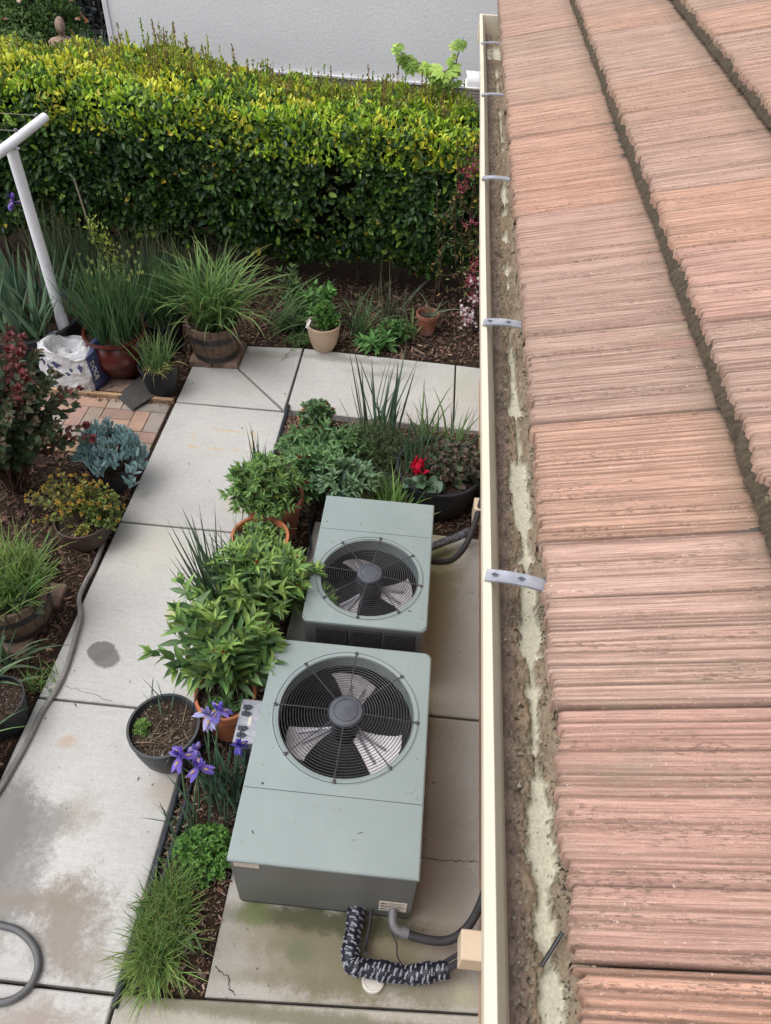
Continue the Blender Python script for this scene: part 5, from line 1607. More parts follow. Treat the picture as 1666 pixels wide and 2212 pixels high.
# ------------------------------------------------------------------ hedge
def hedge():
    t = thing('hedge', 'tall clipped evergreen hedge, dark face and bright yellow-green top', 'hedge', (-1.9, 6.7, 0))
    X0, X1 = -5.0, .95
    prof = np.array([(6.62, .28), (6.34, .36), (6.22, .62), (6.13, 1.0), (6.12, 1.36), (6.17, 1.54), (6.28, 1.61), (6.65, 1.645), (7.00, 1.66), (7.15, 1.60), (7.20, 1.25)])
    seg = np.linalg.norm(np.diff(prof, axis=0), axis=1); cs = np.r_[0, np.cumsum(seg)]; tot = cs[-1]
    def surf(s, x):
        y = np.interp(s, cs, prof[:, 0]); z = np.interp(s, cs, prof[:, 1])
        y2 = np.interp(s + .05, cs, prof[:, 0]); z2 = np.interp(s + .05, cs, prof[:, 1])
        y1 = np.interp(s - .05, cs, prof[:, 0]); z1 = np.interp(s - .05, cs, prof[:, 1])
        ty, tz = y2 - y1, z2 - z1; l = np.hypot(ty, tz) + 1e-9
        ny, nz = -tz / l, ty / l
        b = .16 * (fbm(x * 1.6, s * 2.2, 31) - .5) + .17 * (fbm(x * 5, s * 5, 37) - .5)
        z = z * (1 - .027 * np.clip(x + 3, 0, 4)) + .03 * np.sin(x * 1.3) + .035 * np.exp(-((x + 2.1) / .6) ** 2)
        low = np.clip(1 - s / .5, 0, 1)
        z = z + low * .22 * (fbm(x * 2.2, x * 0, 71) - .45)
        return y + ny * b, z + nz * b, ny, nz
    # near-black core sheet: shade inside the hedge painted as colour
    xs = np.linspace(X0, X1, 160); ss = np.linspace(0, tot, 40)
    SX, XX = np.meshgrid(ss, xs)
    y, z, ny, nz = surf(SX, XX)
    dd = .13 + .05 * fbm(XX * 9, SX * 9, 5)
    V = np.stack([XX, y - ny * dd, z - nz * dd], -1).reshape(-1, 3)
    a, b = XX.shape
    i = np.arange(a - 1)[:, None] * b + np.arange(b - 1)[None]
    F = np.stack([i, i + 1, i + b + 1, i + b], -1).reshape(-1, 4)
    fast_mesh('shade_core', V, F, np.tile([.012, .013, .008], (len(V), 1)), vcmat('shade_core', .95, .1, 30, .5, .9, 40, .03), t)
    FO = Fol()
    def layer(n, smin, smax, depth, L, W, upness, colf, shape='oval', voids=True, out=.45):
        s = rng.uniform(smin, smax, n); x = rng.uniform(X0, X1, n)
        if voids:
            v = fbm(x * 2.4, s * 3.2, 51); keep = (v < .58 - .10 * np.clip(1 - s / .8, 0, 1)) | (rng.random(n) < .12); s, x = s[keep], x[keep]
        m = len(s)
        y, z, ny, nz = surf(s, x)
        dp = rng.random(m) ** 1.5 * depth - .02
        P = np.stack([x, y - ny * dp, z - nz * dp], 1)
        nrm = np.stack([np.zeros(m), ny, nz], 1)
        D = nrm * out + np.array([0, 0, 1.]) * upness + rng.normal(0, .55, (m, 3))
        Nn = nrm + np.array([0, -.25, .55]) + rng.normal(0, .40, (m, 3))
        l = rng.uniform(.55, 1.4, m) * L
        FO.put(leaves(P, D, Nn, l, l * W * rng.uniform(.85, 1.2, m), colf(s, x, m, dp), .22, .18, shape))
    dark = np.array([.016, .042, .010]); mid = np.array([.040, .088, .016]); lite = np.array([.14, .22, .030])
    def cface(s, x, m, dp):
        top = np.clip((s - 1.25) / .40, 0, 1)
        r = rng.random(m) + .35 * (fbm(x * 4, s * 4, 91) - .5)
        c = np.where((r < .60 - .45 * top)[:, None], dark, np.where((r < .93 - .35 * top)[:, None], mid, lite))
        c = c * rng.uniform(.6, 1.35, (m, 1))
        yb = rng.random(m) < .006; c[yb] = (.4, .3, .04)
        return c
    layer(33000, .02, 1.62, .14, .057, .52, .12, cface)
    yg = np.array([(.31, .40, .028), (.23, .36, .026), (.42, .43, .035), (.18, .29, .024), (.38, .33, .05)])
    def ctop(s, x, m, dp):
        pat = fbm(x * 2.3, s * 2.7, 95)
        idx = np.where(rng.random(m) < .75, np.clip((pat * 5.5 - .6).astype(int), 0, 4), rng.integers(5, size=m))
        c = yg[idx] * rng.uniform(.65, 1.25, (m, 1))
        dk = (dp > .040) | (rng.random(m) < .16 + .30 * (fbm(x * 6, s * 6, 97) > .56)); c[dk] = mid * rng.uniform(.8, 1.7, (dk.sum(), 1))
        return c
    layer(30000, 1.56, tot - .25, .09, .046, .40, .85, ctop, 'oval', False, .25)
    layer(3500, 1.30, 1.62, .03, .050, .42, .8, ctop, 'oval', False, .35)
    # taller sprigs on the crest
    n = 640
    x = np.concatenate([rng.uniform(X0, X1, n // 2), rng.normal(-2.35, .30, n // 6), rng.normal(-1.1, .5, n // 6), rng.normal(-.3, .4, n // 6)]); n = len(x)
    s = rng.uniform(tot - .95, tot - .42, n)
    y, z, ny, nz = surf(s, x)
    St = MB()
    hgt = rng.uniform(.05, .15, n) * np.where(rng.random(n) < .14, 1.8, 1)
    br = np.array([(.22, .27, .04), (.22, .19, .06), (.26, .32, .035), (.16, .25, .035), (.20, .15, .06)])
    for k in range(n):
        tip = np.array([x[k] + rng.normal(0, .012), y[k] + rng.normal(0, .012), z[k] + hgt[k]])
        St.tube([(x[k], y[k], z[k] - .03), tuple(tip)], .0015, 4, col=(.12, .09, .05), cap=False)
        m = int(6 + hgt[k] * 90)
        q = np.sort(rng.random(m))[:, None]
        P = np.array([x[k], y[k], z[k] - .02]) * (1 - q) + tip * q
        D = np.c_[rng.normal(0, .5, (m, 2)), np.full(m, 1.)]
        FO.put(leaves(P, D, rng.normal(0, 1, (m, 3)) + [0, -.6, .2], .030 * (1.15 - q[:, 0] * .5), .012, br[rng.integers(5)] * rng.uniform(.7, 1.3, (m, 1)), .25, .1))
    FO.build('foliage', M['glossleaf'], t)
    # stems and trunks seen in the gaps below
    for k in range(17):
        x = X0 + .3 + k * .34 + rng.normal(0, .06)
        St2 = MB(); b = np.array([x, 6.62 + rng.normal(0, .05), -.03]); r = rng.uniform(.018, .03)
        St2.tube([b, b + [rng.normal(0, .02), 0, .25], b + [rng.normal(0, .05), -.03, .55], b + [rng.normal(0, .08), -.02, .95]], [r, r * .85, r * .6, r * .3], 8)
        for j in range(3):
            St2.tube([b + [0, 0, .3 + j * .1], b + [rng.normal(0, .15), -.16, .55 + j * .12]], [r * .45, r * .15], 5)
        St2.build('trunk', M['bark'], t, smooth=True)
    St.build('sprays', M['stem'], t)
hedge()
f = thing('board_fence', 'dark wooden board fence in the shade behind the hedge', 'fence', (-2, 7.5, 0))
S = MB()
for k in range(46):
    x = -5.0 + k * .135; S.box((x, 7.50, -.05), (x + .128, 7.52, 1.12 + rng.normal(0, .004)), bev=.003)
S.build('boards', M['fence_wood'], f)
S = MB(); S.box((-5, 7.525, .25), (1.2, 7.56, .33)); S.box((-5, 7.525, .85), (1.2, 7.56, .93)); S.build('rail', M['fence_wood'], f)

# far shrubs
def far_shrub(label, c, r, n, L, cols, kind='shrub', dots=None):
    t = thing(kind, label, 'shrub', (c[0], c[1], 0))
    u = unit(rng.normal(0, 1, (n, 3))); u[:, 2] = np.abs(u[:, 2]) * 1 - .12
    lump = 1 + .35 * (fbm(u[:, 0] * 3 + c[0], u[:, 2] * 3 + u[:, 1] * 2, 7) - .5) * 2
    rad = lump * rng.uniform(.80, 1.03, n)
    P = np.array(c) + u * np.array(r) * rad[:, None]
    C = np.array(cols)[rng.integers(len(cols), size=n)] * rng.uniform(.5, 1.4, (n, 1))
    F = Fol(); F.put(leaves(P, u * .6 + rng.normal(0, .6, (n, 3)) + [0, 0, .3], u + rng.normal(0, .5, (n, 3)) + [0, 0, .5], rng.uniform(.7, 1.3, n) * L, L * .45, C))
    F.build('foliage', M['leaf'], t)
    S = MB(); S.tube([(c[0], c[1], -.05), (c[0], c[1], c[2] * .6), (c[0] + .1, c[1], c[2])], [.05, .04, .02], 8)
    for k in range(7):
        a = k * .9; S.tube([(c[0], c[1], c[2] * .4), (c[0] + r[0] * .7 * math.cos(a), c[1] + r[1] * .7 * math.sin(a), c[2] + .2 * r[2])], [.02, .006], 5)
    S.build('trunk', M['bark'], t, smooth=True)
    # dark solid core, shade between the leaves put in as colour
    S = MB(); S.lathe((c[0], c[1], c[2]), [(.001, -r[2] * .6)] + [(r[0] * .74 * math.sin(q), -r[2] * .74 * math.cos(q)) for q in np.linspace(.5, 2.7, 8)] + [(.001, r[2] * .76)], 18, squash=r[1] / r[0])
    S.build('shade_core', M['soil'], t, smooth=True)
    if dots is not None:
        n = dots[0]; u = unit(rng.normal(0, 1, (n, 3))); u[:, 2] = abs(u[:, 2]); P = np.array(c) + u * np.array(r) * 1.04
        F = Fol()
        for j in range(5):
            d = rng.normal(0, 1, (n, 3)); F.put(leaves(P, d, u, .035, .03, np.array(dots[1])[rng.integers(len(dots[1]), size=n)]))
        F.build('flowers', M['petal'], t)
far_shrub('dense green shrub with a few orange flowers left of the iron fence', (-4.62, 9.3, 1.05), (.62, .5, .62), 9000, .05, [(.05, .10, .03), (.08, .14, .035), (.035, .07, .02)], dots=(26, [(.6, .2, .08), (.6, .5, .45)]))
far_shrub('pale green loose shrub at the top left edge above the hedge', (-4.95, 8.7, .86), (.75, .5, .62), 9000, .055, [(.09, .15, .05), (.12, .18, .06), (.06, .1, .035)])
far_shrub('dark brownish shrub in the top left corner of the photo', (-6.6, 11.0, 1.0), (1.3, .8, 1.3), 9000, .07, [(.05, .05, .035), (.07, .06, .05), (.03, .035, .025)])
clump('grassy_shrub', 'grey-green spiky shrub between the stone bust and the grey wall', (-3.85, 8.9, .45), 1600, (.5, .95), .012, [(.10, .15, .12), (.15, .21, .17), (.07, .11, .08)], lean=(.0, .9), droop=(.0, .8), rad=.12, cat='shrub')
far_shrub('dull grey-green shrub behind the iron fence', (-5.1, 12.4, .8), (1.5, .7, 1.0), 9000, .07, [(.06, .07, .07), (.09, .1, .1), (.04, .045, .05)])

# vine shoots above the hedge
def vine(label, stems, nl, L, cols):
    t = thing('vine_shoot', label, 'vine', stems[0][0])
    F = Fol(); S = MB()
    for st in stems:
        P = smooth_path(st, 16); S.tube(P, np.linspace(.006, .003, 16), 6, col=(.09, .07, .04))
        for q in np.linspace(.35, 1, nl):
            p = P[int(q * 15)]
            d = np.array([rng.normal(0, .7), rng.normal(-.3, .3), rng.uniform(-.9, .4)]); d = unit(d)
            e = p + d * .04
            S.tube([p, e], .0018, 4, col=(.2, .22, .08), cap=False)
            # lobed leaf: five fingers from one point
            m = 7
            side = unit(np.cross(d, [0, -.6, .8])); 
            an = np.linspace(-1.9, 1.9, m)
            D = np.cos(an)[:, None] * d + np.sin(an)[:, None] * side
            sz = L * rng.uniform(.7, 1.2)
            F.put(leaves(np.tile(e, (m, 1)), D, np.tile([0, -.6, .8], (m, 1)) + rng.normal(0, .12, (m, 3)), sz * (.55 + .45 * np.cos(an / 2) ** 2), sz * .55, np.tile(cols[rng.integers(len(cols))], (m, 1)) * rng.uniform(.85, 1.15), .1, .25))
    F.build('foliage', M['leaf'], t); S.build('stem', M['stem'], t)
VC = [(.26, .38, .08), (.20, .32, .07), (.32, .42, .12), (.16, .26, .05)]
vine('pale green grape shoot with wide lobed leaves standing above the hedge', [[(.10, 7.1, 1.50), (-.12, 7.0, 1.72), (-.33, 6.95, 1.82), (-.46, 6.9, 1.90)], [(.0, 7.0, 1.60), (-.06, 6.95, 1.70), (.0, 6.9, 1.78)]], 9, .085, VC)
vine('pale green grape shoot rising beside the gutter above the hedge end', [[(.06, 7.0, 1.45), (.05, 6.95, 1.78), (.09, 6.9, 2.0)], [(-.04, 7.0, 1.5), (-.03, 6.9, 1.76)]], 6, .065, VC)

def jasmine():
    t = thing('jasmine', 'jasmine climbing beside the gutter with pink buds and white flowers', 'climber', (.5, 6.0, 0))
    F = Fol(); S = MB(); P = Fol()
    for k in range(26):
        x = rng.uniform(.12, .62); z0 = rng.uniform(.0, .3); 
        pts = [(.55, 6.1, -.02), (.5, 6.02, .5), (x, 5.98, rng.uniform(.3, 1.3)), (x - rng.uniform(0, .15), 5.97 + rng.normal(0, .04), rng.uniform(.15, 1.65))]
        Q = smooth_path(pts, 24); S.tube(Q, .003, 5, col=(.10, .06, .04), cap=False)
        idx = rng.integers(6, 24, 26)
        m = 26; C = np.array([(.06, .10, .03), (.10, .14, .04), (.22, .14, .05), (.05, .07, .03)])[rng.integers(4, size=m)]
        F.put(leaves(Q[idx] + rng.normal(0, .015, (m, 3)), rng.normal(0, 1, (m, 3)) + [0, -.4, -.3], rng.normal(0, .5, (m, 3)) + [0, -.5, .6], .045, .014, C * rng.uniform(.7, 1.3, (m, 1)), .2, .2, 'lance'))
    for (cx, cy, cz, n, kind) in ((.36, 5.88, .50, 60, 0), (.40, 5.86, .34, 70, 0), (.37, 5.80, .17, 34, 1), (.33, 5.84, .22, 30, 1), (.22, 5.95, 1.32, 36, 2), (.19, 5.95, 1.22, 30, 2), (.27, 5.95, 1.40, 26, 2), (.30, 5.95, .95, 22, 2), (.26, 5.97, 1.55, 16, 2), (.38, 5.9, .62, 30, 2)):
        c = np.array([cx, cy, cz]); d = unit(rng.normal(0, 1, (n, 3)) + [-.3, -.5, .1])
        b = c + rng.normal(0, .03, (n, 3))
        bud = np.array([(.42, .07, .12), (.34, .05, .10), (.5, .14, .2)])[rng.integers(3, size=n)]
        P.put(leaves(b, d, rng.normal(0, 1, (n, 3)), rng.uniform(.03, .05, n), .009, bud, .3, .0, 'long'))
        if kind == 1 or kind == 0:
            m = n // (1 if kind == 1 else 3)
            e = b[:m] + d[:m] * .03
            for j in range(5):
                a = j * 1.2566; u = unit(np.cross(d[:m], [0, .1, 1.])); v = np.cross(d[:m], u)
                P.put(leaves(e, u * math.cos(a) + v * math.sin(a), d[:m], .015, .010, np.tile([.72, .68, .70], (m, 1)), .1, .1))
    F.build('foliage', M['leaf'], t); P.build('flowers', M['petal'], t); S.build('stems', M['stem'], t)
jasmine()

# ------------------------------------------------------------------ planting below the hedge
GB = [(.055, .11, .045), (.07, .14, .055), (.045, .09, .05)]
G_IRIS = [(.085, .15, .095), (.11, .18, .11), (.07, .125, .085)]
DK = [(.035, .075, .025), (.05, .10, .035), (.028, .055, .02)]
YG = [(.12, .20, .05), (.16, .22, .05), (.09, .16, .05)]
clump('broad_iris', 'broad blue-green iris leaves in the huge black planter', (-3.08, 4.98, .27), 46, (.42, .72), .050, G_IRIS, lean=(.0, .42), droop=(.0, .3), rad=.27, basecol=(.13, .16, .06), tip=(.2, .2, .1), seg=7)
clump('broad_iris', 'broad iris fan at the front right of the huge black planter', (-2.93, 4.78, .27), 14, (.34, .5), .046, G_IRIS, lean=(.1, .5), droop=(.1, .6), rad=.07, basecol=(.13, .16, .06), seg=7)
clump('thin_iris', 'tall thin dark grassy leaves behind the white post', (-3.15, 5.95, 0), 260, (.55, .85), .010, [(.05, .085, .045), (.07, .11, .055), (.04, .07, .04)], lean=(.0, .42), droop=(.0, .4), rad=.28, tip=(.2, .15, .08))
clump('thin_iris', 'thin dark grassy leaves right of the white post below the hedge', (-2.45, 5.9, 0), 230, (.45, .75), .009, [(.05, .085, .045), (.07, .11, .05), (.04, .07, .035)], lean=(.0, .45), droop=(.0, .4), rad=.24, tip=(.2, .15, .08))
clump('thin_iris', 'thin dark grassy leaves left of the potted strap leaves against the hedge', (-1.95, 5.85, 0), 190, (.4, .62), .008, [(.045, .08, .04), (.06, .10, .045)], lean=(.0, .5), droop=(.0, .5), rad=.2)
def chive_buds(F):
    n = 34; a = rng.uniform(0, 6.28, n); r = .24 * np.sqrt(rng.random(n))
    P = np.c_[-2.33 + r * np.cos(a), 4.95 + r * np.sin(a), rng.uniform(.70, .95, n)]
    for j in range(3):
        F.put(leaves(P, np.c_[rng.normal(0, .3, (n, 2)), np.full(n, 1.)], rng.normal(0, 1, (n, 3)), .035, .014, np.tile([.24, .28, .10], (n, 1)) * rng.uniform(.7, 1.2, (n, 1)), .3, 0))
clump('allium', 'dense upright green leaves with pale buds in the dark red glazed pot', (-2.36, 4.88, .31), 330, (.36, .66), .0125, [(.055, .12, .05), (.075, .15, .06), (.04, .09, .035)], lean=(.0, .50), droop=(-.1, .45), rad=.185, tip=(.16, .2, .08), extra=chive_buds)
clump('allium', 'dark green upright leaves in the pot behind the glazed one', (-2.12, 5.25, .22), 200, (.35, .62), .011, [(.045, .10, .04), (.06, .12, .045)], lean=(.0, .5), droop=(.0, .5), rad=.13)
def yellowed(F):
    n = 34; a = rng.normal(-.6, .7, n); B = np.c_[-1.985 + rng.normal(0, .05, n), 4.63 + rng.normal(0, .05, n), np.full(n, .20)]
    F.put(blades(B, a, rng.uniform(.5, 1.1, n), rng.uniform(.14, .26, n), .006, rng.uniform(.9, 1.8, n), colvar((.34, .33, .12), n, .2), 6, tipcol=(.4, .3, .15)))
clump('potted_grass', 'light green grass with yellowing tips in the black nursery pot beside the mat', (-1.985, 4.64, .20), 150, (.20, .40), .0075, [(.09, .17, .06), (.12, .20, .07), (.07, .13, .05)], lean=(.05, .6), droop=(.1, .9), rad=.10, tip=(.24, .22, .1), extra=yellowed)
def long_ones(F):
    n = 34; a = rng.normal(-.55, .7, n); B = np.c_[-1.62 + rng.normal(0, .06, n), 5.12 + rng.normal(0, .06, n), np.full(n, .31)]
    F.put(blades(B, a, rng.uniform(.3, .8, n), rng.uniform(.6, .85, n), .014, rng.uniform(1.2, 2.0, n), colvar((.09, .16, .05), n, .2), 9, tipcol=(.3, .2, .1)))
    n = 60; a = rng.normal(0.1, .5, n); B = np.c_[-1.30 + rng.normal(0, .1, n), 5.65 + rng.normal(0, .08, n), np.full(n, .0)]
    F.put(blades(B, a, rng.uniform(.3, 1.0, n), rng.uniform(.4, .65, n), .012, rng.uniform(.6, 1.5, n), colvar((.075, .13, .05), n, .25), 8))
clump('daylily', 'arching bright strap leaves spilling from the half barrel on the brick plinth', (-1.675, 5.15, .32), 240, (.42, .75), .0165, [(.10, .18, .05), (.13, .22, .06), (.075, .14, .045), (.06, .12, .04)], lean=(.05, .75), droop=(.4, 1.7), rad=.15, tip=(.2, .2, .08), extra=long_ones, seg=9, basecol=(.07, .10, .04))
clump('strap_leaf_tuft', 'sparse flopped strap leaves on the soil right of the half barrel', (-1.05, 5.70, 0), 60, (.25, .5), .012, [(.07, .12, .06), (.10, .15, .08)], lean=(.4, 1.2), droop=(.3, 1.2), rad=.15, seg=7)
bush('lily_stalk', 'whorled leafy green stalks behind the half barrel', 'plant', (-1.22, 5.95, 0), (.12, .08), .55, 5, .085, .02, [(.06, .11, .04), (.08, .14, .05)], tipcol=(.12, .2, .06), per=12, pair=True, curl=.3)
bush('leafy_plant', 'fresh green broad leaved plant behind the beige pot', 'plant', (-.93, 5.78, 0), (.20, .14), .36, 13, .10, .045, [(.07, .17, .045), (.09, .2, .055), (.05, .12, .035)], tipcol=(.11, .23, .06), per=5, shape='oval')
bush('herb', 'small leaved bright green herb growing in the beige pot', 'plant', (-.82, 5.43, .19), (.13, .10), .25, 70, .022, .014, [(.06, .15, .03), (.08, .19, .04), (.04, .10, .02)], tipcol=(.10, .22, .05), per=8, zlo=.03, shape='oval', base_r=.05)
clump('strap_leaf_tuft', 'thin upright leaves right of the beige pot', (-.58, 5.68, 0), 46, (.28, .5), .011, [(.07, .13, .055), (.10, .16, .07)], lean=(.0, .9), droop=(.0, 1.3), rad=.09, seg=7)
clump('strap_leaf_tuft', 'grey tuft of long thin leaves below the fence gap', (-.30, 5.98, 0), 38, (.25, .5), .009, [(.10, .14, .10), (.13, .17, .11), (.08, .11, .07)], lean=(.0, .8), droop=(.0, 1.2), rad=.10, seg=7)
bush('ground_plant', 'low rosette of long bright leaves at the edge of the slabs', 'plant', (-.40, 5.50, 0), (.13, .10), .10, 9, .12, .04, [(.07, .17, .05), (.09, .2, .06)], tipcol=(.12, .24, .08), per=3, zlo=.03, shape='lance', up=.1)
bush('ground_plant', 'bushy low green plant right of the leafy rosette', 'plant', (-.24, 5.62, 0), (.16, .13), .20, 26, .05, .02, [(.05, .12, .035), (.07, .15, .045)], tipcol=(.1, .19, .06), per=6, zlo=.05)
clump('strap_leaf_tuft', 'few light strap leaves left of the small terracotta pot', (-.08, 5.68, 0), 12, (.2, .34), .014, [(.12, .19, .06), (.15, .21, .08)], lean=(.1, .7), droop=(.1, .8), rad=.04)
clump('strap_leaf_tuft', 'grey leaves drooping out of the small terracotta pot', (.03, 5.80, .14), 14, (.16, .32), .011, [(.10, .14, .09), (.13, .16, .10)], lean=(.3, 1.0), droop=(.4, 1.6), rad=.04)
clump('dry_stalk', 'thin dry upright stalks standing in the dark bed below the hedge', (-.42, 5.95, 0), 7, (.45, .7), .006, [(.17, .15, .09)], lean=(.0, .25), droop=(-.1, .1), rad=.1)
bush('seedling', 'low green weeds along the front of the far bed', 'plant', (-1.02, 5.48, 0), (.2, .09), .07, 24, .03, .012, [(.06, .13, .04), (.08, .16, .05)], per=4, zlo=.01, base_r=.1)
# young maple-like climber with a stake
t = thing('climber_stake', 'yellow-green trailing climber on a thin pale cane against the hedge', 'climber', (-2.92, 6.05, 0))
S = MB(); S.tube([(-2.86, 6.0, .0), (-2.94, 6.06, .5), (-3.0, 6.1, .98)], .008, 6, col=(.28, .24, .17)); S.build('cane', M['stem'], t)
F = Fol()
for zc, k in ((.62, 60), (.50, 60), (.36, 50), (.2, 50)):
    P = np.c_[-2.86 + rng.normal(0, .04, k) + (.62 - zc) * .35, 5.97 + rng.normal(0, .03, k), zc + rng.normal(0, .05, k)]
    F.put(leaves(P, rng.normal(0, 1, (k, 3)) + [0, -.5, -.6], rng.normal(0, .5, (k, 3)) + [0, -.6, .5], .035, .016, colvar((.22, .27, .05), k, .25)))
F.build('foliage', M['leaf'], t)

# ------------------------------------------------------------------ left bed
def rose():
    c = (-2.62, 3.45, 0)
    t = thing('rose_bush', 'rose bush with dark green leaves and wine red new growth at the left edge', 'shrub', c)
    F = Fol(); St = MB()
    ends = []
    for i in range(92):
        a = rng.uniform(0, 6.28); q = math.sqrt(rng.random())
        ends.append((c[0] + .04 + .50 * q * math.cos(a), c[1] - .02 + .48 * q * math.sin(a), .42 + (.78 * math.sqrt(1 - q * q) + .05) * rng.uniform(.55, 1)))
    ends += [(-2.04, 3.55, .80), (-2.16, 3.4, .62), (-2.5, 3.4, 1.28), (-2.66, 3.3, 1.3), (-2.05, 3.5, .55), (-2.0, 3.45, .50), (-2.3, 3.5, 1.05)]
    base = [(c[0] + rng.normal(0, .03), c[1] + rng.normal(0, .03), 0) for _ in ends]
    hi = [(b, e) for b, e in zip(base, ends) if e[2] > .95 or e[0] > -2.12]; lo = [(b, e) for b, e in zip(base, ends) if not (e[2] > .95 or e[0] > -2.12)]
    shoots(F, St, [b for b, e in lo], [e for b, e in lo], .058, .042, [(.045, .075, .035), (.06, .09, .045), (.035, .06, .03), (.08, .085, .05)], per=11, start=.35, shape='oval', stemcol=(.08, .05, .035), stemr=.004, rosette=5, pair=True, tipcol=(.08, .05, .035))
    shoots(F, St, [b for b, e in hi], [e for b, e in hi], .060, .042, [(.045, .065, .032), (.09, .035, .03), (.10, .028, .03), (.05, .07, .04)], per=10, start=.55, shape='oval', stemcol=(.12, .05, .035), stemr=.004, rosette=8, pair=True, tipcol=(.11, .018, .024))
    F.build('foliage', M['matteleaf'], t); St.build('canes', M['stem'], t)
rose()
def succulent(name, label, c, heads, nper, L, W, cols, spread, up=1.2, mat='matteleaf', tips=None):
    t = thing(name, label, 'succulent', c)
    F = Fol(); S = MB()
    for (x, y, z) in heads:
        m = nper
        D = rng.normal(0, spread, (m, 3)) + [0, 0, up]
        P = np.array([x, y, z]) + rng.normal(0, .012, (m, 3))
        C = np.array(cols)[rng.integers(len(cols), size=m)] * rng.uniform(.75, 1.25, (m, 1))
        l = rng.uniform(.7, 1.15, m) * L
        V, FF, CC = leaves(P, D, rng.normal(0, 1, (m, 3)), l, W, C, .9, 0, 'long')
        F.put((V, FF, CC))
        V, FF, CC = leaves(P, D, rng.normal(0, 1, (m, 3)), l, W, C, -.9, 0, 'long')
        F.put((V, FF, CC))
        S.tube([(c[0] + (x - c[0]) * .3, c[1] + (y - c[1]) * .3, c[2] - .01), ((c[0] + x) / 2, (c[1] + y) / 2, (c[2] + z) / 2 - .02), (x, y, z)], .006, 5, col=(.12, .1, .08), cap=False)
    F.build('foliage', M[mat], t); S.build('stems', M['stem'], t)
hd = [(-1.99 + .20 * math.sqrt(q) * math.cos(a), 3.60 + .17 * math.sqrt(q) * math.sin(a), .16 + .24 * math.sqrt(1 - q) * rng.uniform(.6, 1.1)) for q, a in zip(rng.random(62), rng.uniform(0, 6.28, 62))]
hd += [(-1.80, 3.50, .20), (-1.79, 3.58, .16), (-1.82, 3.45, .12), (-1.98, 3.66, .43), (-2.10, 3.62, .38)]
succulent('blue_succulent', 'mound of powder blue finger-leaved succulent beside the path', (-1.99, 3.56, .14), hd, 24, .074, .0095, [(.30, .43, .44), (.36, .49, .50), (.22, .34, .36)], .42)
t, e = bush('jade_plant', 'orange and yellow tipped jade plant in the low brown planter', 'succulent', (-2.05, 3.12, .14), (.30, .20), .33, 64, .026, .018, [(.14, .17, .035), (.10, .13, .035), (.20, .17, .035)], tipcol=(.30, .16, .025), per=5, zlo=.02, shape='oval', start=.5, fold=.1, stemr=.004, base_r=.06, stemcol=(.12, .09, .06), rosette=9)
bush('jade_plant', 'small round leaved light green succulent at the right of the orange tipped one', 'succulent', (-1.88, 3.12, .12), (.12, .17), .24, 60, .018, .016, [(.14, .20, .05), (.18, .24, .07), (.10, .15, .04)], tipcol=(.2, .25, .07), per=6, zlo=.0, shape='oval', start=.4, fold=.1, stemr=.003)
bush('jade_plant', 'two yellow rosettes low at the front of the brown planter', 'succulent', (-1.98, 2.97, .16), (.07, .03), .04, 4, .04, .022, [(.2, .2, .05)], tipcol=(.3, .27, .07), per=2, zlo=.02, shape='oval')
def left_tuft_extra(F):
    n = 26; a = rng.normal(.1, .6, n); B = np.c_[-2.1 + rng.normal(0, .08, n), 2.4 + rng.normal(0, .08, n), np.full(n, .27)]
    F.put(blades(B, a, rng.uniform(.2, 1.0, n), rng.uniform(.35, .6, n), .009, rng.uniform(.1, .8, n), colvar((.13, .20, .06), n, .25), 7, tipcol=(.3, .27, .12)))
clump('grass_tuft', 'bright green grass filling the half barrel at the left edge', (-2.14, 2.43, .24), 520, (.16, .38), .0095, [(.09, .17, .045), (.13, .21, .055), (.06, .12, .035), (.17, .23, .06)], lean=(.05, .95), droop=(.1, 1.0), rad=.17, tip=(.2, .2, .09), extra=left_tuft_extra)
bush('broad_weed', 'few broad grey-green leaves at the rim of the left half barrel', 'plant', (-2.01, 2.33, .24), (.06, .05), .06, 4, .085, .05, [(.08, .11, .06)], per=2, zlo=.02, shape='oval', up=.6)
clump('strap_leaf_tuft', 'arching grey-green strap leaves at the lower left edge of the photo', (-2.13, 2.02, 0), 60, (.25, .45), .016, [(.07, .12, .06), (.10, .15, .08)], lean=(.05, .9), droop=(.2, 1.4), rad=.12, seg=7)
clump('grass_tuft', 'small weedy grass tuft beside the pot of reddish mulch', (-1.86, 2.03, 0), 60, (.07, .15), .006, [(.10, .18, .05), (.13, .2, .06)], lean=(.2, 1.2), droop=(.2, 1.0), rad=.08)
clump('strap_leaf_tuft', 'few long green leaves reaching out of the lowest left pot', (-2.0, 1.60, .12), 22, (.16, .36), .010, [(.10, .18, .06), (.13, .21, .07)], lean=(.1, 1.2), droop=(.2, 1.3), rad=.06)
clump('strap_leaf_tuft', 'blue-green leaves rising at the left of the pot of reddish mulch', (-2.02, 1.85, .14), 14, (.18, .3), .018, [(.06, .11, .06)], lean=(.1, .9), droop=(.2, 1.0), rad=.04)
bush('weed', 'sprawling green weeds between the left half barrel and the succulents', 'plant', (-2.25, 2.75, 0), (.2, .15), .12, 24, .04, .016, [(.07, .13, .04), (.1, .16, .05)], per=5, zlo=.02, base_r=.1)
bush('weed', 'yellow-green sprig at the back of the rose bush', 'plant', (-2.13, 3.75, 0), (.06, .05), .38, 7, .04, .014, [(.16, .2, .05)], per=6, zlo=.2)

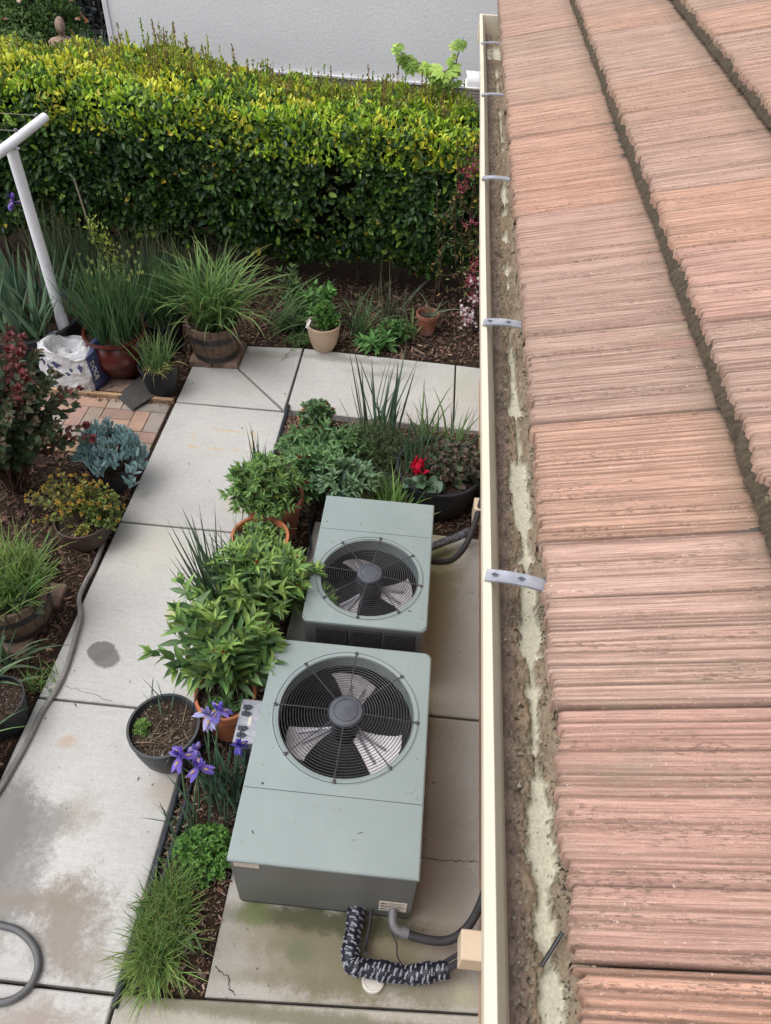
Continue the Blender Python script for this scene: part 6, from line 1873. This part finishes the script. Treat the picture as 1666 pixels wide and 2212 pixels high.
# ------------------------------------------------------------------ middle bed
LG = [(.095, .18, .055), (.13, .22, .065), (.065, .13, .045), (.10, .16, .075), (.14, .20, .05), (.05, .10, .035)]
LT = (.20, .31, .08)
def buds(t, ends, n, col=(.30, .03, .03), size=.018, name='buds'):
    F = Fol(); idx = rng.choice(len(ends), n, replace=False)
    for i in idx:
        m = 9; p = np.array(ends[i]) + [0, 0, .015]
        d = rng.normal(0, .6, (m, 3)) + [0, 0, 1]
        F.put(leaves(np.tile(p, (m, 1)), d, rng.normal(0, 1, (m, 3)), size, size * .5, colvar(col, m, .25), .3, 0))
    F.build(name, M['petal'], t)
t, e = bush('leafy_plant', 'big leafy green plant with pointed leaves growing from the pot by the disconnect box', 'plant', (-.81, 1.93, .26), (.29, .17), .50, 25, .108, .032, LG, tipcol=LT, per=8, lean=(-.03, .10), base_r=.05, zlo=.16, start=.3)
buds(t, e, 3)
t, e = bush('leafy_plant', 'leafy green plant with pointed leaves leaning over the smaller air conditioner corner', 'plant', (-.79, 2.40, .24), (.38, .28), .56, 42, .098, .029, LG, tipcol=LT, per=8, lean=(.06, .0), base_r=.06, zlo=.10, start=.3)
buds(t, e, 4)
# one long shoot reaching over the path
t = thing('leafy_plant', 'long leafy shoot of pointed leaves reaching out over the path', 'plant', (-.88, 1.98, .26))
F = Fol(); St = MB()
shoots(F, St, [(-.85, 1.98, .26), (-.86, 2.0, .26), (-.87, 2.05, .26), (-.86, 2.1, .26)], [(-1.17, 1.97, .49), (-1.05, 2.22, .74), (-1.06, 2.12, .64), (-1.04, 1.93, .42)], .095, .035, LG, per=9, start=.3, tipcol=LT)
F.build('foliage', M['leaf'], t); St.build('stems', M['stem'], t)
clump('iris_leaves', 'fan of long thin dark leaves standing out of the big leafy plant', (-.93, 2.42, .10), 64, (.5, .82), .014, [(.075, .12, .07), (.09, .145, .08), (.06, .10, .06)], lean=(.0, .45), droop=(.0, .25), rad=.08, az=(2.9, .9), seg=6)
bush('potted_seedlings', 'low light green seedlings filling the open terracotta pot', 'plant', (-.85, 2.955, .25), (.14, .13), .08, 44, .042, .018, LG, tipcol=LT, per=4, zlo=.01, base_r=.07)
bush('leafy_plant', 'light green leafy plant spilling in front of the open terracotta pot', 'plant', (-.78, 2.72, .0), (.25, .14), .46, 36, .085, .03, LG, tipcol=LT, per=7, zlo=.22, base_r=.06)
clump('strap_leaf_tuft', 'thin grey leaves sticking out left of the open terracotta pot', (-.93, 2.80, .2), 16, (.2, .36), .007, [(.12, .15, .10)], lean=(.6, 1.3), droop=(-.1, .3), rad=.05, az=(2.9, .5))
t, e = bush('leafy_plant', 'round bushy plant of small pointed leaves in the large terracotta pot', 'plant', (-.88, 3.27, .28), (.26, .19), .32, 90, .062, .021, LG, tipcol=(.15, .26, .08), per=8, zlo=.0, base_r=.08)
clump('iris_leaves', 'dark upright iris leaves behind the bushy terracotta pot plant', (-.97, 3.50, .05), 22, (.42, .62), .013, [(.05, .085, .055), (.065, .105, .06)], lean=(.0, .2), droop=(.0, .15), rad=.05)
t, e = bush('leafy_plant', 'mat of pointed green leaves with red buds filling the bed behind the bushy pot', 'plant', (-.62, 3.62, .02), (.24, .22), .40, 44, .082, .030, [(.075, .15, .06), (.095, .18, .07), (.06, .12, .05)], tipcol=(.12, .22, .09), per=7, zlo=.15)
buds(t, e, 4, (.35, .03, .025), .024, 'red_flowers')
t, e = bush('leafy_plant', 'loose pointed leaves in the bed below the corner terracotta pot', 'plant', (-.60, 3.98, .0), (.34, .22), .30, 52, .080, .026, [(.07, .14, .055), (.09, .17, .07), (.055, .11, .045)], tipcol=(.12, .21, .08), per=7, zlo=.08, base_r=.10)
t, e = bush('leafy_plant', 'pale felty leaves with red buds growing just left of the smaller air conditioner', 'plant', (-.42, 3.50, .17), (.20, .16), .22, 30, .085, .034, [(.10, .17, .11), (.09, .15, .08)], tipcol=(.15, .24, .13), per=6, zlo=.12)
t, e = bush('potted_flower', 'small plant with grey-green leaves and a dark red flower in the corner terracotta pot', 'plant', (-.72, 4.24, .17), (.13, .12), .15, 40, .045, .028, [(.06, .12, .05), (.08, .14, .06), (.10, .15, .09)], tipcol=(.11, .18, .07), per=5, zlo=.01, shape='oval')
buds(t, e, 2, (.3, .03, .04), .03, 'red_flowers')
bush('rosemary', 'dense dark needle leaved bush in the middle of the bed', 'shrub', (-.28, 4.02, .0), (.24, .24), .38, 150, .024, .0045, [(.06, .11, .045), (.08, .14, .055), (.045, .085, .035)], tipcol=(.09, .15, .06), per=16, zlo=.08, base_r=.12, start=.2, curl=0, stemcol=(.1, .08, .05))
bush('rosemary', 'low dark twiggy bush behind the smaller air conditioner', 'shrub', (-.16, 3.66, .0), (.18, .16), .22, 90, .022, .006, [(.05, .09, .04), (.07, .11, .05)], per=12, zlo=.03, base_r=.10, start=.2)
clump('iris_leaves', 'long dark sword leaves rising behind the needle leaved bush', (-.26, 4.22, .05), 30, (.45, .78), .017, [(.055, .095, .065), (.07, .12, .08), (.045, .08, .05)], lean=(.0, .42), droop=(-.05, .2), rad=.13, seg=6, tip=(.12, .12, .08))
clump('strap_grass', 'fresh green strap grass clump right behind the smaller air conditioner', (-.10, 3.38, .0), 110, (.25, .48), .016, [(.09, .18, .045), (.12, .22, .055), (.07, .14, .04)], lean=(.05, .7), droop=(.1, 1.0), rad=.10, seg=7, tip=(.2, .2, .08))
clump('iris_leaves', 'fan of narrow dark leaves at the left rim of the black house-side planter', (.0, 3.68, .22), 48, (.30, .52), .013, [(.055, .10, .06), (.07, .12, .07)], lean=(.0, .28), droop=(.0, .15), rad=.05)
clump('strap_leaf_tuft', 'mixed strap leaves at the back of the black house-side planter', (.16, 4.0, .05), 70, (.35, .62), .017, [(.08, .14, .06), (.12, .2, .07), (.06, .10, .05)], lean=(.0, .7), droop=(.0, .9), rad=.2, seg=7)
bush('geranium', 'dull purple and green scalloped leaves in the black house-side planter', 'plant', (.26, 3.70, .24), (.21, .18), .26, 60, .036, .040, [(.05, .065, .045), (.075, .055, .05), (.06, .09, .05), (.09, .07, .06)], tipcol=(.10, .075, .06), per=5, zlo=.0, shape='oval', fold=.12, mat='matteleaf', base_r=.09)
t, e = bush('cyclamen', 'cyclamen with marbled heart leaves at the front rim of the black planter', 'plant', (.085, 3.53, .27), (.10, .04), .05, 7, .075, .062, [(.05, .10, .055), (.09, .14, .10)], per=2, zlo=.0, shape='oval', fold=.15, curl=.3)
F = Fol(); n = 26
P = np.c_[.035 + rng.normal(0, .022, n), 3.60 + rng.normal(0, .02, n), .36 + rng.uniform(-.03, .05, n)]
F.put(leaves(P, rng.normal(0, .4, (n, 3)) + [.1, .3, 1], rng.normal(0, 1, (n, 3)), .055, .034, colvar((.62, .012, .05), n, .15), .2, .1)); F.build('petals', M['petal'], t)
clump('red_twigs', 'dark red fallen stalks inside the black house-side planter', (.10, 3.62, .27), 70, (.03, .09), .004, [(.14, .03, .03), (.10, .04, .03)], lean=(.2, 1.4), droop=(0, .6), rad=.09)

# purple irises
def iris_flower(F, c, s, col, tilt):
    c = np.array(c)
    for k in range(3):
        a = k * 2.094 + tilt
        r = np.array([math.cos(a), math.sin(a), 0])
        m = 4
        jit = rng.normal(0, .22, (m, 3))
        F.put(leaves(np.tile(c, (m, 1)), r + [0, 0, .12] + jit, np.tile([0, 0, 1.], (m, 1)) + r * .3, s * 1.05, s * .42, colvar(col, m, .12), -.1, .55))      # falls
        F.put(leaves(np.tile(c + r * s * .35 + [0, 0, .004], (1, 1)), [r + [0, 0, .1]], [[0, 0, 1.]], s * .4, s * .13, np.array([[.55, .38, .10]]), .1, .2))
        a2 = a + 1.047; r2 = np.array([math.cos(a2), math.sin(a2), 0])
        F.put(leaves(np.tile(c, (m, 1)), r2 * .55 + [0, 0, 1] + jit * .6, -r2 + np.array([0, 0, .3]) + jit, s * .95, s * .30, colvar(np.array(col) * 1.1, m, .12), .15, -.1))
PUR = (.17, .12, .46); LAV = (.38, .36, .62)
for (lab, base, flowers_, nl) in (
    ('purple iris with two open flowers hanging over the path edge tubes', (-.86, 1.36, 0), [((-.885, 1.475, .47), .064, PUR, .3), ((-.795, 1.44, .46), .060, PUR, 1.9)], 14),
    ('pale lavender iris with flowers beside the grey bowl planter', (-.80, 1.52, 0), [((-.825, 1.70, .44), .065, LAV, .8), ((-.775, 1.72, .46), .055, (.2, .16, .55), 2.2)], 30),
    ('iris with one dark blue flower close to the large air conditioner', (-.70, 1.55, 0), [((-.665, 1.60, .38), .042, (.09, .07, .36), .5)], 26)):
    t = thing('purple_iris', lab, 'iris', base)
    F = Fol(); B = np.c_[base[0] + rng.normal(0, .035, nl), base[1] + rng.normal(0, .045, nl), np.zeros(nl)]
    F.put(blades(B, rng.uniform(0, 6.28, nl), rng.uniform(.0, .45, nl), rng.uniform(.28, .46, nl), .014, rng.uniform(-.1, .4, nl), colvar((.07, .125, .085), nl, .2), 6))
    F.build('leaves', M['leaf'], t)
    for (c, s, col, ti) in flowers_:
        F = Fol(); iris_flower(F, c, s, col, ti); fl = F.build('flower', M['petal'], t)
        S = MB(); b = np.array(base); S.tube(smooth_path([b, (b + c) / 2 + [0, -.02, .03], np.array(c)], 10), .0045, 6, col=(.08, .14, .07)); S.build('stalk', M['stem'], t, smooth=True)
t = thing('purple_iris', 'purple iris flower at the left edge of the photo against the hedge', 'iris', (-3.42, 5.95, 0))
F = Fol(); iris_flower(F, (-3.50, 5.95, .80), .08, PUR, .5); F.build('flower', M['petal'], t)
S = MB(); S.tube([(-3.42, 5.95, 0), (-3.46, 5.95, .4), (-3.50, 5.95, .80)], .004, 6, col=(.08, .14, .07)); S.build('stalk', M['stem'], t)
t = thing('purple_iris', 'half opened small purple iris between the two big purple flowers', 'iris', (-.86, 1.50, 0))
F = Fol(); iris_flower(F, (-.845, 1.54, .42), .035, (.22, .18, .5), 1.0); F.build('flower', M['petal'], t)
S = MB(); S.tube([(-.86, 1.46, 0), (-.85, 1.5, .2), (-.845, 1.54, .42)], .004, 6, col=(.08, .14, .07)); S.build('stalk', M['stem'], t)
clump('thin_iris', 'loose thin grey-green leaves between the purple irises and the large air conditioner', (-.69, 1.45, 0), 44, (.2, .38), .008, [(.08, .13, .09), (.10, .15, .10)], lean=(.0, .6), droop=(.0, .7), rad=.07)
bush('small_shrub', 'small bright green shrub of tiny leaves beside the large air conditioner', 'shrub', (-.765, 1.235, 0), (.14, .12), .16, 110, .030, .015, [(.065, .15, .03), (.085, .19, .04), (.045, .105, .025)], tipcol=(.11, .22, .05), per=7, zlo=.02, base_r=.05, shape='oval')
clump('grass_tuft', 'fine wispy grass sprigs between the drip tubes and the small shrub', (-.87, 1.21, 0), 90, (.05, .12), .004, [(.08, .14, .04), (.1, .17, .05)], lean=(.2, 1.3), droop=(.1, .9), rad=.06)
def flop(F):
    n = 240; a = rng.normal(-2.0, 1.0, n); B = np.c_[-.85 + rng.normal(0, .04, n), .80 + rng.normal(0, .04, n), np.full(n, .0)]
    F.put(blades(B, a, rng.uniform(.6, 1.3, n), rng.uniform(.12, .24, n), .0052, rng.uniform(.3, 1.1, n), colvar((.13, .20, .055), n, .25), 7, tipcol=(.3, .28, .13)))
clump('grass_tuft', 'large mop of fine green grass spilling over the bottom corner of the bed', (-.870, .93, 0), 1300, (.10, .21), .0046, [(.08, .165, .04), (.11, .20, .05), (.055, .12, .035), (.15, .22, .06)], lean=(.0, .8), droop=(.1, 1.3), rad=.105, seg=7, tip=(.26, .24, .11), extra=flop, ell=(.85, 1.7), basecol=(.16, .13, .07))
clump('strap_leaf_tuft', 'two tall pale strap leaves standing between the grass mop and the pad', (-.70, .86, 0), 5, (.32, .46), .012, [(.12, .19, .09)], lean=(.0, .25), droop=(.0, .2), rad=.03)
# bowl planter weeds
bush('seedling', 'light green sprouting weeds at the left inside the grey bowl planter', 'plant', (-1.165, 1.70, .23), (.035, .045), .06, 30, .022, .006, [(.11, .2, .05), (.14, .24, .06)], per=6, zlo=.01, base_r=.02)
clump('dry_grass', 'pale dry curled grass stalks lying in the grey bowl planter', (-1.05, 1.68, .238), 46, (.06, .16), .0022, [(.34, .27, .17), (.26, .2, .13), (.16, .11, .07)], lean=(1.0, 1.5), droop=(-.2, .5), rad=.09)
clump('strap_leaf_tuft', 'few dark thin leaves rising from the back rim of the grey bowl planter', (-1.13, 1.80, .22), 10, (.12, .24), .007, [(.06, .10, .07), (.08, .13, .08)], lean=(.05, .6), droop=(-.1, .4), rad=.07, az=(2.4, .9))
bush('seedling', 'thin green seedlings in the soil of the terracotta pot by the disconnect box', 'plant', (-.79, 1.86, .26), (.09, .07), .06, 14, .05, .012, [(.07, .14, .05)], per=3, zlo=.01, base_r=.05)

def lid_litter(name, label, xa, ya, xb, yb, z, n, avoid):
    P = np.c_[rng.uniform(xa + .02, xb - .02, n), rng.uniform(ya + .02, yb - .02, n)]
    d = np.hypot(P[:, 0] - avoid[0], P[:, 1] - avoid[1]); P = P[d > avoid[2]]; n = len(P)
    T = np.array([(-1, -.4, 0), (1, -.5, .0), (.7, .5, 0), (-.8, .4, 0), (0, 0, .35)])
    FF = np.array([(0, 1, 4), (1, 2, 4), (2, 3, 4), (3, 0, 4)])
    s_ = rng.lognormal(0, .5, n) * .0026; a = rng.uniform(0, 6.28, n)
    V = T[None] * s_[:, None, None] * np.stack([rng.uniform(.6, 2, n), rng.uniform(.4, .9, n), np.ones(n)], 1)[:, None]
    ca, sa = np.cos(a)[:, None], np.sin(a)[:, None]
    V = np.stack([V[..., 0] * ca - V[..., 1] * sa + P[:, :1], V[..., 0] * sa + V[..., 1] * ca + P[:, 1:], V[..., 2] + z + .0006], -1)
    C = np.array([(.05, .04, .03), (.03, .03, .025), (.5, .48, .42), (.16, .13, .06)])[rng.choice(4, n, p=[.45, .3, .1, .15])]
    tag(fast_mesh(name, V.reshape(-1, 3), (FF[None] + (np.arange(n) * 5)[:, None, None]).reshape(-1, 3), np.repeat(C[:, None], 5, 1).reshape(-1, 3), M['mulch']), label, 'litter', kind='stuff')
lid_litter('lid_litter', 'tiny leaf and dirt flecks on the lid of the large air conditioner', -.578, 1.054, .181, 2.103, .52, 90, (-.192, 1.732, .34))
lid_litter('lid_litter', 'tiny leaf and dirt flecks on the lid of the smaller air conditioner', -.474, 2.207, .150, 3.098, .55, 80, (-.166, 2.520, .29))
